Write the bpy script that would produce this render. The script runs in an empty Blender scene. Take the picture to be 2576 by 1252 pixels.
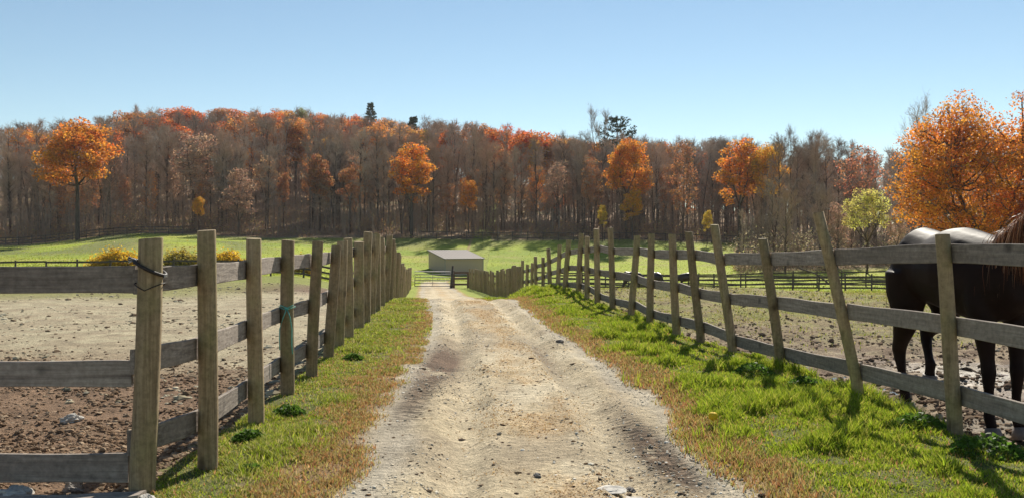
import bpy, math, random
import numpy as np
from mathutils import Vector, Matrix
rad = math.radians
scene = bpy.context.scene
COL = scene.collection
rng = np.random.default_rng(7)
random.seed(7)

F = 2400.0; CX = 1287.5; HY = 600.0; CAMZ = 1.5      # photograph measured on a 2575 px wide copy
def pxX(px, Y): return (px - CX) * Y / F
def pxZ(py, Y): return CAMZ - (py - HY) * Y / F

# ---- noise
def _hash(ix, iy, seed):
    h = (ix.astype(np.int64) * 374761393 + iy.astype(np.int64) * 668265263 + seed * 1442695041) & 0xFFFFFFFF
    h = ((h ^ (h >> 13)) * 1274126177) & 0xFFFFFFFF
    return ((h ^ (h >> 16)) & 0xFFFF) / 65535.0
def vnoise(x, y, seed=0):
    x = np.asarray(x, float); y = np.asarray(y, float)
    ix = np.floor(x); iy = np.floor(y); fx = x - ix; fy = y - iy
    fx = fx * fx * (3 - 2 * fx); fy = fy * fy * (3 - 2 * fy)
    a = _hash(ix, iy, seed); b = _hash(ix + 1, iy, seed); c = _hash(ix, iy + 1, seed); d = _hash(ix + 1, iy + 1, seed)
    return (a * (1 - fx) + b * fx) * (1 - fy) + (c * (1 - fx) + d * fx) * fy
def fbm(x, y, seed=0, octv=4, gain=.5):
    s = 0; a = 1; t = 0
    for i in range(octv):
        s = s + a * vnoise(np.asarray(x) * 2 ** i + 17.3 * i, np.asarray(y) * 2 ** i - 9.1 * i, seed + i); t += a; a *= gain
    return s / t
def sstep(a, b, x):
    t = np.clip((np.asarray(x, float) - a) / (b - a), 0, 1); return t * t * (3 - 2 * t)
def gauss(x, c, s): return np.exp(-((np.asarray(x, float) - c) / s) ** 2)

# ------------------------------------------------------------------ terrain
YR = np.array([-60, 0, 20, 24, 30, 36, 45, 60, 75, 90, 110, 130, 150, 180, 220, 260, 300, 360, 460, 800], float)
UC = np.array([-.62, -.54, -.37, -.24, -.12, 0, .12, .20, .30, .40, .54, .75])
TB = np.zeros((len(YR), len(UC)))
cols = {
 0:  [0,0,0,0,-.05,-.15,-.45,-.85,-.9,-.9,-.6,0,.5,4,9,15,19,22,20,15],
 1:  [0,0,0,0,-.05,-.15,-.45,-.85,-.9,-.9,-.6,0,.6,4,10,16,20,23,20,15],
 2:  [0,0,0,0,-.05,-.15,-.40,-.75,-.9,-.9,-.4,1.3,2.5,6,13,20,25,27,24,15],
 3:  [0,0,0,0,-.10,-.20,-.50,-.80,-1.1,-1.3,-.9,.6,1.8,6,13,21,26,28,24,15],
 4:  [0,0,0,-.05,-.45,-.85,-1.3,-1.9,-2.3,-2.6,-2.2,-.8,1.7,5,11,18,24,26,22,15],
 5:  [0,0,0,-.05,-.45,-.85,-1.3,-2.0,-2.4,-2.8,-2.6,-1,1.6,4,9,14,19,20,18,15],
 6:  [0,0,0,-.05,-.40,-.75,-1.2,-2.0,-2.5,-2.9,-2.6,-1,1.6,3,6,10,14,15,14,12],
 7:  [0,0,0,-.05,-.35,-.65,-1.1,-1.9,-2.6,-2.8,-2.4,-.8,1.2,3,5,8,11,12,12,12],
 8:  [0,0,0,-.05,-.35,-.65,-1.1,-1.9,-2.6,-2.4,-1.5,-.6,.4,2,4,6,8,9,10,10],
 9:  [0,0,0,-.05,-.35,-.65,-1.1,-1.9,-2.6,-2.2,-1.3,-.6,.2,2,4,5,6,7,8,8],
 10: [0,0,0,-.05,-.35,-.65,-1.1,-1.9,-2.5,-2.2,-1.3,-.6,.2,2,4,5,6,7,8,8],
 11: [0,0,0,-.05,-.35,-.65,-1.1,-1.9,-2.5,-2.2,-1.3,-.6,.2,2,4,5,6,7,8,8]}
for k, v in cols.items(): TB[:, k] = v
_h = np.diff(YR)[:, None]; _s = np.diff(TB, axis=0) / _h
MT = np.zeros_like(TB); MT[1:-1] = np.where(_s[:-1] * _s[1:] > 0, 2 * _s[:-1] * _s[1:] / (_s[:-1] + _s[1:] + 1e-12), 0)
def table(x, Y):
    x = np.asarray(x, float); Y = np.clip(np.asarray(Y, float), -59.9, 799)
    u = np.clip(x / np.maximum(Y, 22), -.619, .749)
    i = np.clip(np.searchsorted(YR, Y, side='right') - 1, 0, len(YR) - 2)
    j = np.clip(np.searchsorted(UC, u, side='right') - 1, 0, len(UC) - 2)
    h = YR[i + 1] - YR[i]; t = (Y - YR[i]) / h
    fu = (u - UC[j]) / (UC[j + 1] - UC[j]); fu = fu * fu * (3 - 2 * fu)
    def col(jj):
        return ((2*t**3 - 3*t**2 + 1) * TB[i, jj] + (t**3 - 2*t**2 + t) * h * MT[i, jj]
                + (-2*t**3 + 3*t**2) * TB[i + 1, jj] + (t**3 - t**2) * h * MT[i + 1, jj])
    return col(j) * (1 - fu) + col(j + 1) * fu
# road centre line and half width
RY = [-30, 0, 5.5, 9, 14.4, 20, 30, 45, 60, 75, 92]; RX = [.3, .25, .23, .14, -.23, -.67, -1.5, -3.0, -4.4, -5.9, -7.6]
RW = [1.2, 1.2, 1.13, 1.18, 1.05, 1.04, 1.25, 1.35, 1.3, 1.2, 1.2]
def road_c(Y): return np.interp(Y, RY, RX)
def road_w(Y): return np.interp(Y, RY, RW)
LFY = [0, 5.6, 9.2, 12, 24, 45, 60, 73]; LFX = [-2.1, -2.12, -2.17, -2.3, -3.1, -5.2, -6.6, -7.75]
RFY = [0, 7.1, 8.8, 10.8, 12.4, 14.5, 16.1, 18.4, 21.3, 25.5, 28.5, 31.5, 36, 42, 55, 65, 75]
RFX = [3.5, 3.35, 3.2, 3.05, 2.87, 2.5, 2.33, 2.3, 1.9, 1.42, 1.38, 1.24, .92, .46, -.65, -1.9, -3.35]
def lfx(Y): return np.interp(Y, LFY, LFX)
def rfx(Y): return np.interp(Y, RFY, RFX)
def rut(x, Y):
    c = road_c(Y)
    return (-.07 * gauss(x, c - .55, .15) - .07 * gauss(x, c + .55, .15) + .022 * gauss(x, c - .82, .07) + .022 * gauss(x, c + .82, .07) + .02 * gauss(x, c - .32, .07) + .02 * gauss(x, c + .32, .07)) * sstep(100, 60, Y)
def base_z(x, Y):
    x = np.asarray(x, float); Y = np.asarray(Y, float)
    z = table(x, Y)
    near = sstep(34, 20, Y)
    z = z - .15 * sstep(.05, .6, x - rfx(Y)) * near
    z = z - .04 * sstep(.05, .5, lfx(Y) - x) * near
    # bank under the right fence at the crest
    z = z + .36 * gauss(Y, 29.5, 5.0) * sstep(.0, .9, x - road_c(Y) - road_w(Y)) * sstep(14, 6, x)
    # verge crown
    z = z + .05 * sstep(0, .5, x - road_c(Y) - road_w(Y)) * sstep(.3, -.2, x - rfx(Y)) * near
    return z
def ground_z(x, Y):
    x = np.asarray(x, float); Y = np.asarray(Y, float)
    z = base_z(x, Y)
    c = road_c(Y); w = road_w(Y)
    onroad = sstep(.15, -.1, np.abs(x - c) - w)
    nearf = sstep(60, 15, Y)
    lp = sstep(.05, .35, lfx(Y) - x); rp = sstep(.05, .35, x - rfx(Y))
    z = z + onroad * (rut(x, Y) + .035 * (fbm(x * 1.1, Y * .8, 5) - .5) + .014 * (fbm(x * 9, Y * 9, 6, 3) - .5)) * nearf
    # muddy pot hole left, deep tread right
    z = z - .07 * gauss(x, -.83, .17) * gauss(Y, 11.6, 1.6) - .05 * gauss(x - (Y - 7) * -.06, 1.02, .12) * gauss(Y, 6.8, 1.0)
    tread = (np.sin(Y * 60 + 25 * np.abs(x - 1.02)) * .012) * gauss(x, 1.02, .13) * gauss(Y, 6.6, .9)
    tread = tread + (np.sin(Y * 60 + 25 * np.abs(x + .9)) * .012) * gauss(x, -.88, .12) * gauss(Y, 9.6, 1.4)
    z = z + tread
    brown = sstep(13.5, 9.5, Y + 3 * (fbm(x * .4, Y * .4, 31) - .5))
    z = z + lp * nearf * ((.03 + .06 * brown) * (fbm(x * 4.5, Y * 4.5, 8, 4, .6) - .5) + .05 * (fbm(x * .9, Y * .9, 9) - .5))
    z = z + rp * nearf * (.16 * (fbm(x * 3.6, Y * 3.6, 11, 4, .6) - .5) + .10 * (fbm(x * .8, Y * .8, 12) - .5))
    vg = (1 - onroad) * (1 - lp) * (1 - rp) * nearf
    z = z + vg * (.05 * (fbm(x * 2.2, Y * 2.2, 14) - .5) + .02 * (fbm(x * 9, Y * 9, 15, 3) - .5))
    z = z - .5 * gauss(x, -6, 6.5) * gauss(Y, 112, 9)
    far = sstep(30, 90, Y)
    z = z + far * (.5 * (fbm(x * .05, Y * .07, 21) - .5) + .12 * (fbm(x * .4, Y * .4, 22) - .5))
    return z
def gz(x, Y): return float(ground_z(np.array([x]), np.array([Y]))[0])

# ------------------------------------------------------------------ materials
def newmat(name):
    m = bpy.data.materials.new(name); m.use_nodes = True
    nt = m.node_tree; nt.nodes.clear()
    return m, nt, nt.nodes, nt.links
def principled(N, rough=.9, spec=.2):
    p = N.new('ShaderNodeBsdfPrincipled'); p.inputs['Roughness'].default_value = rough
    p.inputs['Specular IOR Level'].default_value = spec; return p
def noise(N, L, vec, scale, detail=4, rough=.55, dist=0):
    n = N.new('ShaderNodeTexNoise'); n.inputs['Scale'].default_value = scale; n.inputs['Detail'].default_value = detail
    n.inputs['Roughness'].default_value = rough; n.inputs['Distortion'].default_value = dist
    if vec is not None: L.new(vec, n.inputs['Vector'])
    return n.outputs['Fac']
def mrange(N, L, fac, a, b, c, d):
    n = N.new('ShaderNodeMapRange'); L.new(fac, n.inputs[0])
    for i, v in enumerate((a, b, c, d)): n.inputs[i + 1].default_value = v
    return n.outputs[0]
def mixc(N, L, fac, a, b, mode='MIX'):
    n = N.new('ShaderNodeMix'); n.data_type = 'RGBA'; n.blend_type = mode
    if isinstance(fac, (int, float)): n.inputs[0].default_value = fac
    else: L.new(fac, n.inputs[0])
    for s, v in ((6, a), (7, b)):
        if isinstance(v, tuple): n.inputs[s].default_value = (*v, 1)
        else: L.new(v, n.inputs[s])
    return n.outputs[2]
def vmul(N, L, col, fac):
    n = N.new('ShaderNodeVectorMath'); n.operation = 'SCALE'; L.new(col, n.inputs[0]); L.new(fac, n.inputs['Scale']); return n.outputs[0]
def coords(N, L, scale=(1, 1, 1), kind='Object'):
    t = N.new('ShaderNodeTexCoord'); m = N.new('ShaderNodeMapping'); m.inputs['Scale'].default_value = scale
    L.new(t.outputs[kind], m.inputs['Vector']); return m.outputs['Vector']
def out(N, L, sh):
    o = N.new('ShaderNodeOutputMaterial'); L.new(sh, o.inputs['Surface'])
def bump(N, L, h, dist, strength=1):
    b = N.new('ShaderNodeBump'); b.inputs['Distance'].default_value = dist; b.inputs['Strength'].default_value = strength
    L.new(h, b.inputs['Height']); return b.outputs['Normal']

def ground_material():
    m, nt, N, L = newmat('ground_soil')
    at = N.new('ShaderNodeAttribute'); at.attribute_name = 'gcol'
    wet = N.new('ShaderNodeAttribute'); wet.attribute_name = 'wet'
    v = coords(N, L)
    n1 = noise(N, L, v, 2.2, 5); n2 = noise(N, L, v, 14, 5, .65); n3 = noise(N, L, v, 70, 4, .7)
    c = vmul(N, L, at.outputs['Color'], mrange(N, L, n1, .3, .7, .8, 1.2))
    c = vmul(N, L, c, mrange(N, L, n2, .3, .7, .72, 1.28))
    c = vmul(N, L, c, mrange(N, L, n3, .32, .68, .68, 1.32))
    tr = N.new('ShaderNodeAttribute'); tr.attribute_name = 'tread'
    wv = N.new('ShaderNodeTexWave'); wv.bands_direction = 'Y'; wv.inputs['Scale'].default_value = 3.6; wv.inputs['Distortion'].default_value = 5.5; wv.inputs['Detail'].default_value = 2; wv.inputs['Detail Scale'].default_value = 2.2; L.new(v, wv.inputs['Vector'])
    wm = N.new('ShaderNodeMapRange'); L.new(wv.outputs['Fac'], wm.inputs[0]); wm.inputs[1].default_value = .35; wm.inputs[2].default_value = .6; wm.inputs[3].default_value = .42; wm.inputs[4].default_value = 1.0
    tc = vmul(N, L, c, wm.outputs[0]); c = mixc(N, L, tr.outputs['Fac'], c, tc)
    p = principled(N, .95, .15); L.new(c, p.inputs['Base Color'])
    L.new(mrange(N, L, wet.outputs['Fac'], 0, 1, .95, .38), p.inputs['Roughness'])
    L.new(mrange(N, L, wet.outputs['Fac'], 0, 1, .12, .5), p.inputs['Specular IOR Level'])
    mx = N.new('ShaderNodeMath'); mx.operation = 'ADD'; L.new(n3, mx.inputs[0])
    ms = N.new('ShaderNodeMath'); ms.operation = 'MULTIPLY'; L.new(n2, ms.inputs[0]); ms.inputs[1].default_value = 2.5; L.new(ms.outputs[0], mx.inputs[1])
    L.new(bump(N, L, mx.outputs[0], .018, .9), p.inputs['Normal'])
    out(N, L, p.outputs[0]); return m
def leafy_material(name, attr='col', trans=.5, objcolor=False, rough=.6, vary=.35, spec=.25):
    m, nt, N, L = newmat(name)
    if objcolor:
        oi = N.new('ShaderNodeObjectInfo'); base = oi.outputs['Color']
    else:
        at = N.new('ShaderNodeAttribute'); at.attribute_name = attr; base = at.outputs['Color']
    g = N.new('ShaderNodeNewGeometry')
    r = g.outputs['Random Per Island']
    c = vmul(N, L, base, mrange(N, L, r, 0, 1, 1 - vary, 1 + vary))
    if objcolor:
        hs = N.new('ShaderNodeHueSaturation'); L.new(c, hs.inputs['Color'])
        n = noise(N, L, coords(N, L), .8, 3); L.new(mrange(N, L, n, .3, .7, .475, .53), hs.inputs['Hue'])
        n2 = noise(N, L, coords(N, L), .45, 2); L.new(mrange(N, L, n2, .3, .7, .75, 1.2), hs.inputs['Value'])
        c = hs.outputs['Color']
    p = principled(N, rough, spec); L.new(c, p.inputs['Base Color'])
    t = N.new('ShaderNodeBsdfTranslucent'); L.new(c, t.inputs['Color'])
    mx = N.new('ShaderNodeMixShader'); mx.inputs[0].default_value = trans
    L.new(p.outputs[0], mx.inputs[1]); L.new(t.outputs[0], mx.inputs[2]); out(N, L, mx.outputs[0]); return m
def bark_material(name, a, b, objcolor=False):
    m, nt, N, L = newmat(name)
    v = coords(N, L, (3, 3, .5)); n = noise(N, L, v, 3, 5, .6)
    c = mixc(N, L, mrange(N, L, n, .35, .65, 0, 1), a, b)
    oi = N.new('ShaderNodeObjectInfo')
    c = vmul(N, L, c, mrange(N, L, oi.outputs['Random'], 0, 1, .65, 1.3))
    ge = N.new('ShaderNodeNewGeometry'); w1 = noise(N, L, ge.outputs['Position'], .09, 3)
    c = mixc(N, L, mrange(N, L, w1, .38, .62, 0, 1), mixc(N, L, 1.0, c, (1.07, .92, .84), 'MULTIPLY'), mixc(N, L, 1.0, c, (.9, .95, .98), 'MULTIPLY'))
    p = principled(N, .95, .1); L.new(c, p.inputs['Base Color'])
    L.new(bump(N, L, n, .04), p.inputs['Normal']); out(N, L, p.outputs[0]); return m
def wood_material(name, dark, mid, light, axis='z', moss=None):
    m, nt, N, L = newmat(name)
    sc = (1, 1, .045) if axis == 'z' else (.035, 1, 1)
    v = coords(N, L, sc)
    oi = N.new('ShaderNodeObjectInfo')
    off = N.new('ShaderNodeVectorMath'); off.operation = 'ADD'; L.new(v, off.inputs[0])
    cmb = N.new('ShaderNodeCombineXYZ'); sc2 = N.new('ShaderNodeMath'); sc2.operation = 'MULTIPLY'; sc2.inputs[1].default_value = 40
    L.new(oi.outputs['Random'], sc2.inputs[0])
    for k in range(3): L.new(sc2.outputs[0], cmb.inputs[k])
    L.new(cmb.outputs[0], off.inputs[1]); v = off.outputs[0]
    g = noise(N, L, v, 42, 6, .7, .3); g2 = noise(N, L, v, 9, 4, .6, .8)
    v3 = coords(N, L); o3 = N.new('ShaderNodeVectorMath'); o3.operation = 'ADD'; L.new(v3, o3.inputs[0]); L.new(cmb.outputs[0], o3.inputs[1])
    blot = noise(N, L, o3.outputs[0], 2.6, 4, .6); speck = noise(N, L, o3.outputs[0], 24, 3, .7)
    c = mixc(N, L, mrange(N, L, g, .33, .67, 0, 1), dark, light)
    c = mixc(N, L, mrange(N, L, g2, .38, .62, 0, .7), c, mid)
    if moss: c = mixc(N, L, mrange(N, L, blot, .47, .66, 0, .75), c, moss)
    kn = N.new('ShaderNodeTexVoronoi'); kn.inputs['Scale'].default_value = 3.4
    km = N.new('ShaderNodeMapping'); km.inputs['Scale'].default_value = (1, 1, .7) if axis == 'z' else (.7, 1, 1)
    L.new(o3.outputs[0], km.inputs['Vector']); L.new(km.outputs[0], kn.inputs['Vector'])
    c = vmul(N, L, c, mrange(N, L, kn.outputs['Distance'], .05, .16, .45, 1))
    c = vmul(N, L, c, mrange(N, L, speck, .3, .7, .75, 1.22))
    c = vmul(N, L, c, mrange(N, L, oi.outputs['Random'], 0, 1, .8, 1.2))
    p = principled(N, .88, .2); L.new(c, p.inputs['Base Color'])
    L.new(bump(N, L, g, .006, .9), p.inputs['Normal']); out(N, L, p.outputs[0]); return m
def plain_material(name, col, rough=.8, var=.2, scale=8, metallic=0, spec=.3, stretch=(1, 1, 1)):
    m, nt, N, L = newmat(name)
    v = coords(N, L, stretch); n = noise(N, L, v, scale, 5, .6)
    rgb = N.new('ShaderNodeRGB'); rgb.outputs[0].default_value = (*col, 1)
    c = vmul(N, L, rgb.outputs[0], mrange(N, L, n, .3, .7, 1 - var, 1 + var))
    p = principled(N, rough, spec); p.inputs['Metallic'].default_value = metallic; L.new(c, p.inputs['Base Color'])
    L.new(bump(N, L, n, .01, .4), p.inputs['Normal']); out(N, L, p.outputs[0]); return m

M = {}
M['ground'] = ground_material()
M['grass'] = leafy_material('grass_blades', trans=.45, vary=.3)
M['leaf'] = leafy_material('autumn_leaves', trans=.5, objcolor=True, vary=.4)
M['needle'] = leafy_material('pine_needles', trans=.15, objcolor=True, vary=.3)
M['bark'] = bark_material('tree_bark', (.065, .05, .04), (.15, .118, .095))
M['twig'] = bark_material('bare_twigs', (.33, .258, .205), (.52, .415, .335))
M['palebark'] = bark_material('pale_twigs', (.22, .18, .15), (.34, .29, .25))
M['post'] = wood_material('weathered_post_wood', (.17, .118, .065), (.31, .228, .13), (.45, .345, .21), 'z', (.25, .22, .10))
M['rail'] = wood_material('grey_board_wood', (.15, .118, .098), (.265, .22, .182), (.42, .36, .30), 'x')
M['farwood'] = plain_material('dark_fence_wood', (.095, .075, .06), .9, .35, 6)
M['clod'] = leafy_material('soil_lumps', trans=0, vary=.35, rough=.95, spec=.03)
M['rope'] = plain_material('dark_rope', (.035, .028, .025), .6, .3, 90)
M['ropeend'] = plain_material('frayed_rope_end', (.6, .56, .5), .7, .2, 60)
M['twine'] = plain_material('green_twine', (.14, .46, .38), .6, .2, 120)
M['rock'] = plain_material('pale_rock', (.46, .43, .38), .85, .35, 14)
M['greyrock'] = plain_material('grey_rock', (.20, .18, .16), .85, .35, 14)
M['metal'] = plain_material('galvanised_metal', (.26, .25, .25), .7, .2, 10, .3, .3)
M['shedwall'] = plain_material('grey_brown_shed_boards', (.50, .375, .295), .8, .12, 30, stretch=(6, 6, .2))
M['shedroof'] = plain_material('taupe_sheet_roof', (.21, .18, .16), .75, .1, 12)
M['shedtrim'] = plain_material('pale_shed_trim', (.36, .32, .29), .7, .1, 12)
M['coat'] = plain_material('dark_horse_coat', (.016, .0085, .007), .58, .3, 5, spec=.09)
M['coat2'] = plain_material('brown_horse_coat', (.035, .02, .015), .5, .2, 5, spec=.4)
M['mane'] = leafy_material('chestnut_hair', attr='col', trans=.18, vary=.35, rough=.5, spec=.15)
M['hoof'] = plain_material('grey_hoof', (.17, .14, .125), .6, .25, 30)
M['eye'] = plain_material('dark_eye', (.005, .004, .004), .15, .1, 5, spec=.6)
M['apple'] = plain_material('yellow_apple_skin', (.75, .50, .03), .7, .15, 25, spec=.1)
def water_mat():
    m, nt, N, L = newmat('muddy_water')
    p = principled(N, .06, .6); p.inputs['Base Color'].default_value = (.10, .085, .065, 1)
    n = noise(N, L, coords(N, L), 22, 3); L.new(bump(N, L, n, .004, .5), p.inputs['Normal']); out(N, L, p.outputs[0]); return m
M['water'] = water_mat()

# ------------------------------------------------------------------ object helpers
def link(name, me, parent=None, loc=None):
    o = bpy.data.objects.new(name, me); COL.objects.link(o)
    if parent is not None: o.parent = parent
    if loc is not None: o.location = loc
    return o
def tag(o, label=None, cat=None, group=None, kind=None):
    if label: o['label'] = label
    if cat: o['category'] = cat
    if group: o['group'] = group
    if kind: o['kind'] = kind
    return o
def thing(name, loc, label, cat, group=None, rz=0):
    o = link(name, None, None, loc); o.rotation_euler = (0, 0, rz); o.empty_display_size = .2
    return tag(o, label, cat, group)
def np_mesh(name, V, Fc, mat, colors=None, smooth=False, extra=None, tread=None):
    V = np.asarray(V, np.float32).reshape(-1, 3); Fc = np.asarray(Fc, np.int32); k = Fc.shape[1]
    me = bpy.data.meshes.new(name); me.vertices.add(len(V)); me.vertices.foreach_set('co', V.ravel())
    me.loops.add(Fc.size); me.loops.foreach_set('vertex_index', Fc.ravel())
    me.polygons.add(len(Fc)); me.polygons.foreach_set('loop_start', np.arange(0, Fc.size, k, dtype=np.int32))
    me.polygons.foreach_set('use_smooth', np.full(len(Fc), smooth, bool))
    if colors is not None:
        a = me.color_attributes.new('gcol' if extra is not None else 'col', 'FLOAT_COLOR', 'POINT')
        c = np.ones((len(V), 4), np.float32); c[:, :3] = colors; a.data.foreach_set('color', c.ravel())
    if extra is not None:
        a = me.attributes.new('wet', 'FLOAT', 'POINT'); a.data.foreach_set('value', np.asarray(extra, np.float32))
        if tread is not None: a = me.attributes.new('tread', 'FLOAT', 'POINT'); a.data.foreach_set('value', np.asarray(tread, np.float32))
    me.update(calc_edges=True); me.materials.append(mat)
    return me
class MB:
    def __init__(s): s.v = []; s.f = []
    def tube(s, P, R, n=8, cap=True, squash=None, up=(0, 0, 1)):
        P = [Vector(p) for p in P]; b = len(s.v); k = len(P)
        for i, p in enumerate(P):
            d = (P[min(i + 1, k - 1)] - P[max(i - 1, 0)])
            d = d.normalized() if d.length > 1e-9 else Vector((0, 0, 1))
            u = Vector(up)
            if abs(d.dot(u)) > .95: u = Vector((1, 0, 0))
            a = d.cross(u).normalized(); c = a.cross(d).normalized()
            r = R[i]; ra, rc = (r if isinstance(r, tuple) else (r, r))
            for j in range(n):
                t = 2 * math.pi * j / n
                s.v.append(tuple(p + a * (ra * math.cos(t)) + c * (rc * math.sin(t))))
        for i in range(k - 1):
            for j in range(n):
                j2 = (j + 1) % n
                s.f.append((b + i * n + j, b + i * n + j2, b + (i + 1) * n + j2, b + (i + 1) * n + j))
        if cap:
            s.f.append(tuple(b + j for j in range(n))[::-1]); s.f.append(tuple(b + (k - 1) * n + j for j in range(n)))
    def box(s, x0, x1, y0, y1, z0, z1):
        b = len(s.v)
        for z in (z0, z1):
            for x, y in ((x0, y0), (x1, y0), (x1, y1), (x0, y1)): s.v.append((x, y, z))
        for f in ((3, 2, 1, 0), (4, 5, 6, 7), (0, 1, 5, 4), (1, 2, 6, 5), (2, 3, 7, 6), (3, 0, 4, 7)): s.f.append(tuple(b + q for q in f))
    def build(s, name, mat, parent=None, smooth=False, loc=None):
        me = bpy.data.meshes.new(name); me.from_pydata(s.v, [], s.f); me.materials.append(mat)
        if smooth:
            me.polygons.foreach_set('use_smooth', [len(p.vertices) < 5 for p in me.polygons])
        me.update()
        return link(name, me, parent, loc)
def struct(o, label=None): o['kind'] = 'structure'; return o

# ------------------------------------------------------------------ ground sheet, split by surface into objects
def ground_color(x, Y):
    n = len(x); C = np.zeros((n, 3)); wet = np.zeros(n)
    c = road_c(Y); w = road_w(Y)
    n1 = fbm(x * .7, Y * .5, 41); n2 = fbm(x * 2.5, Y * 2.5, 42); n3 = fbm(x * .12, Y * .1, 43); n4 = fbm(x * 9, Y * 9, 44, 3)
    def mix(col, f): 
        f = np.clip(f, 0, 1)[:, None]; C[:] = C * (1 - f) + np.array(col) * f
    # distant meadow
    C[:] = (.31, .37, .035)
    mix((.31, .31, .06), sstep(.5, .68, n3))
    mix((.22, .29, .03), sstep(.5, .7, fbm(x * .05, Y * .12, 46)))
    mix((.33, .30, .09), sstep(.55, .7, fbm(x * .3, Y * .5, 47)) * .6)
    edge = 137 + 10 * (fbm(x * .06, Y * 0, 48) - .5) * 2
    mix((.16, .17, .05), sstep(-4, 5, Y - edge - 5) * .7)
    lm = sstep(-.22, -.3, x / np.maximum(Y, 1)) * sstep(108, 120, Y)
    mix((.15, .16, .06), lm * sstep(.35, .6, fbm(x * .15, Y * .15, 49)) * .8)
    fe = 148.5 + 4 * (fbm(x * .1, Y * 0, 50) - .5) + 0 * Y
    wood = sstep(-1.5, 1.5, Y - fe) + sstep(-3, 4, (Y - 102) + 4 * (n3 - .5)) * sstep(.245, .285, x / np.maximum(Y, 1))
    mix((.30, .205, .13), wood); mix((.42, .27, .15), wood * sstep(.48, .62, fbm(x * .3, Y * .3, 81)) * .7); mix((.20, .19, .07), wood * sstep(.55, .68, fbm(x * .12, Y * .2, 82)) * .7)
    # left paddock
    lp = sstep(.02, .3, lfx(Y) - x); 
    pad = lp * sstep(50, 38, Y + 10 * (n1 - .5))
    mix((.40, .345, .23), pad)
    mix((.28, .21, .14), pad * sstep(.45, .6, n2) * .45)
    mix((.21, .135, .085), pad * sstep(13.6, 10.2, Y + 5 * (fbm(x * .5, Y * .5, 31) - .5) + 1.2 * sstep(3.6, 2.2, -x)))
    mix((.155, .10, .07), pad * sstep(27, 31, Y + 3 * (n1 - .5)) * sstep(44, 38, Y) * sstep(-14, -9, x))
    mix((.22, .215, .07), pad * sstep(22, 27, Y + 4 * (n1 - .5)) * sstep(-6, -10, x) * .85)
    mix((.20, .215, .05), lp * sstep(36, 44, Y + 4 * (n1 - .5)) * sstep(62, 56, Y))
    # right paddock: trampled mud turning to thin grass
    rp = sstep(.0, .3, x - rfx(Y))
    mud = rp * sstep(22, 12, Y + 9 * (n1 - .5))
    mix((.225, .215, .06), rp * sstep(76, 66, Y)); mix((.25, .19, .10), rp * sstep(50, 20, Y) * sstep(.42, .6, n2) * .8)
    mix((.29, .22, .145), mud); mix((.16, .108, .07), mud * sstep(.42, .58, n2)); mix((.25, .21, .15), mud * sstep(.55, .68, n1) * .7)
    wet += mud * gauss(Y, 10.8, 2.4) * sstep(.4, .65, n1) * .7
    # verges
    vg = (1 - lp) * (1 - rp) * sstep(-.12, .1, np.abs(x - c) - w)
    dist = (np.abs(x - c) - w) + .55 * (n1 - .5) + .25 * (n2 - .5)
    mix((.13, .14, .04), vg)
    right = (x > c)
    rw = np.where(right, .40, .55)
    mix((.27, .175, .085), vg * sstep(rw + .1, rw - .25, dist))
    mix((.26, .30, .05), vg * sstep(20, 26, Y)); mix((.36, .25, .11), vg * sstep(22, 28, Y) * sstep(.45, .1, np.abs(x - c) - w))
    mix((.17, .14, .085), vg * sstep(24, 20, Y) * sstep(.60, .72, n4) * .5)
    # track
    rd = sstep(.16, -.10, np.abs(x - c) - w + .35 * (n1 - .5) + .2 * (n2 - .5)) * sstep(96, 88, Y)
    mix((.47, .385, .25), rd)
    mix((.33, .265, .18), rd * sstep(.5, .64, fbm(x * 1.3, Y * .6, 52)) * .7)
    mix((.58, .50, .355), rd * sstep(.52, .66, fbm(x * 1.8, Y * .9, 53)) * .7)
    mix((.54, .455, .31), rd * (gauss(x, c - .48, .16) + gauss(x, c + .52, .16)) * .75)
    mix((.40, .36, .29), rd * sstep(.72, .95, np.abs(x - c) / w + .25 * (n2 - .5)) * .7)
    mix((.50, .36, .20), rd * gauss(x, c + .05 + .25 * (fbm(x * 0, Y * .7, 57) - .5), .30) * sstep(.30, .60, fbm(x * 2.1, Y * .9, 54)) * .75)
    mix((.15, .10, .068), rd * np.minimum(1, 1.5 * gauss(x, -.86, .24) * gauss(Y, 11.7, 1.9)) * sstep(.3, .45, n2 + .1))
    mix((.19, .135, .09), rd * gauss(x, -.92 , .13) * gauss(Y, 9.4, 1.6) * .95)
    mix((.15, .105, .07), rd * np.minimum(1, 1.8 * gauss(x - (Y - 7) * -.06, 1.02, .13) * gauss(Y, 6.7, 1.0)) * sstep(.3, .5, n4 + .15))
    mix((.22, .17, .12), rd * gauss(x, c + .5, .1) * gauss(Y, 12.5, 2.0) * .8)
    return C, wet

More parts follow.
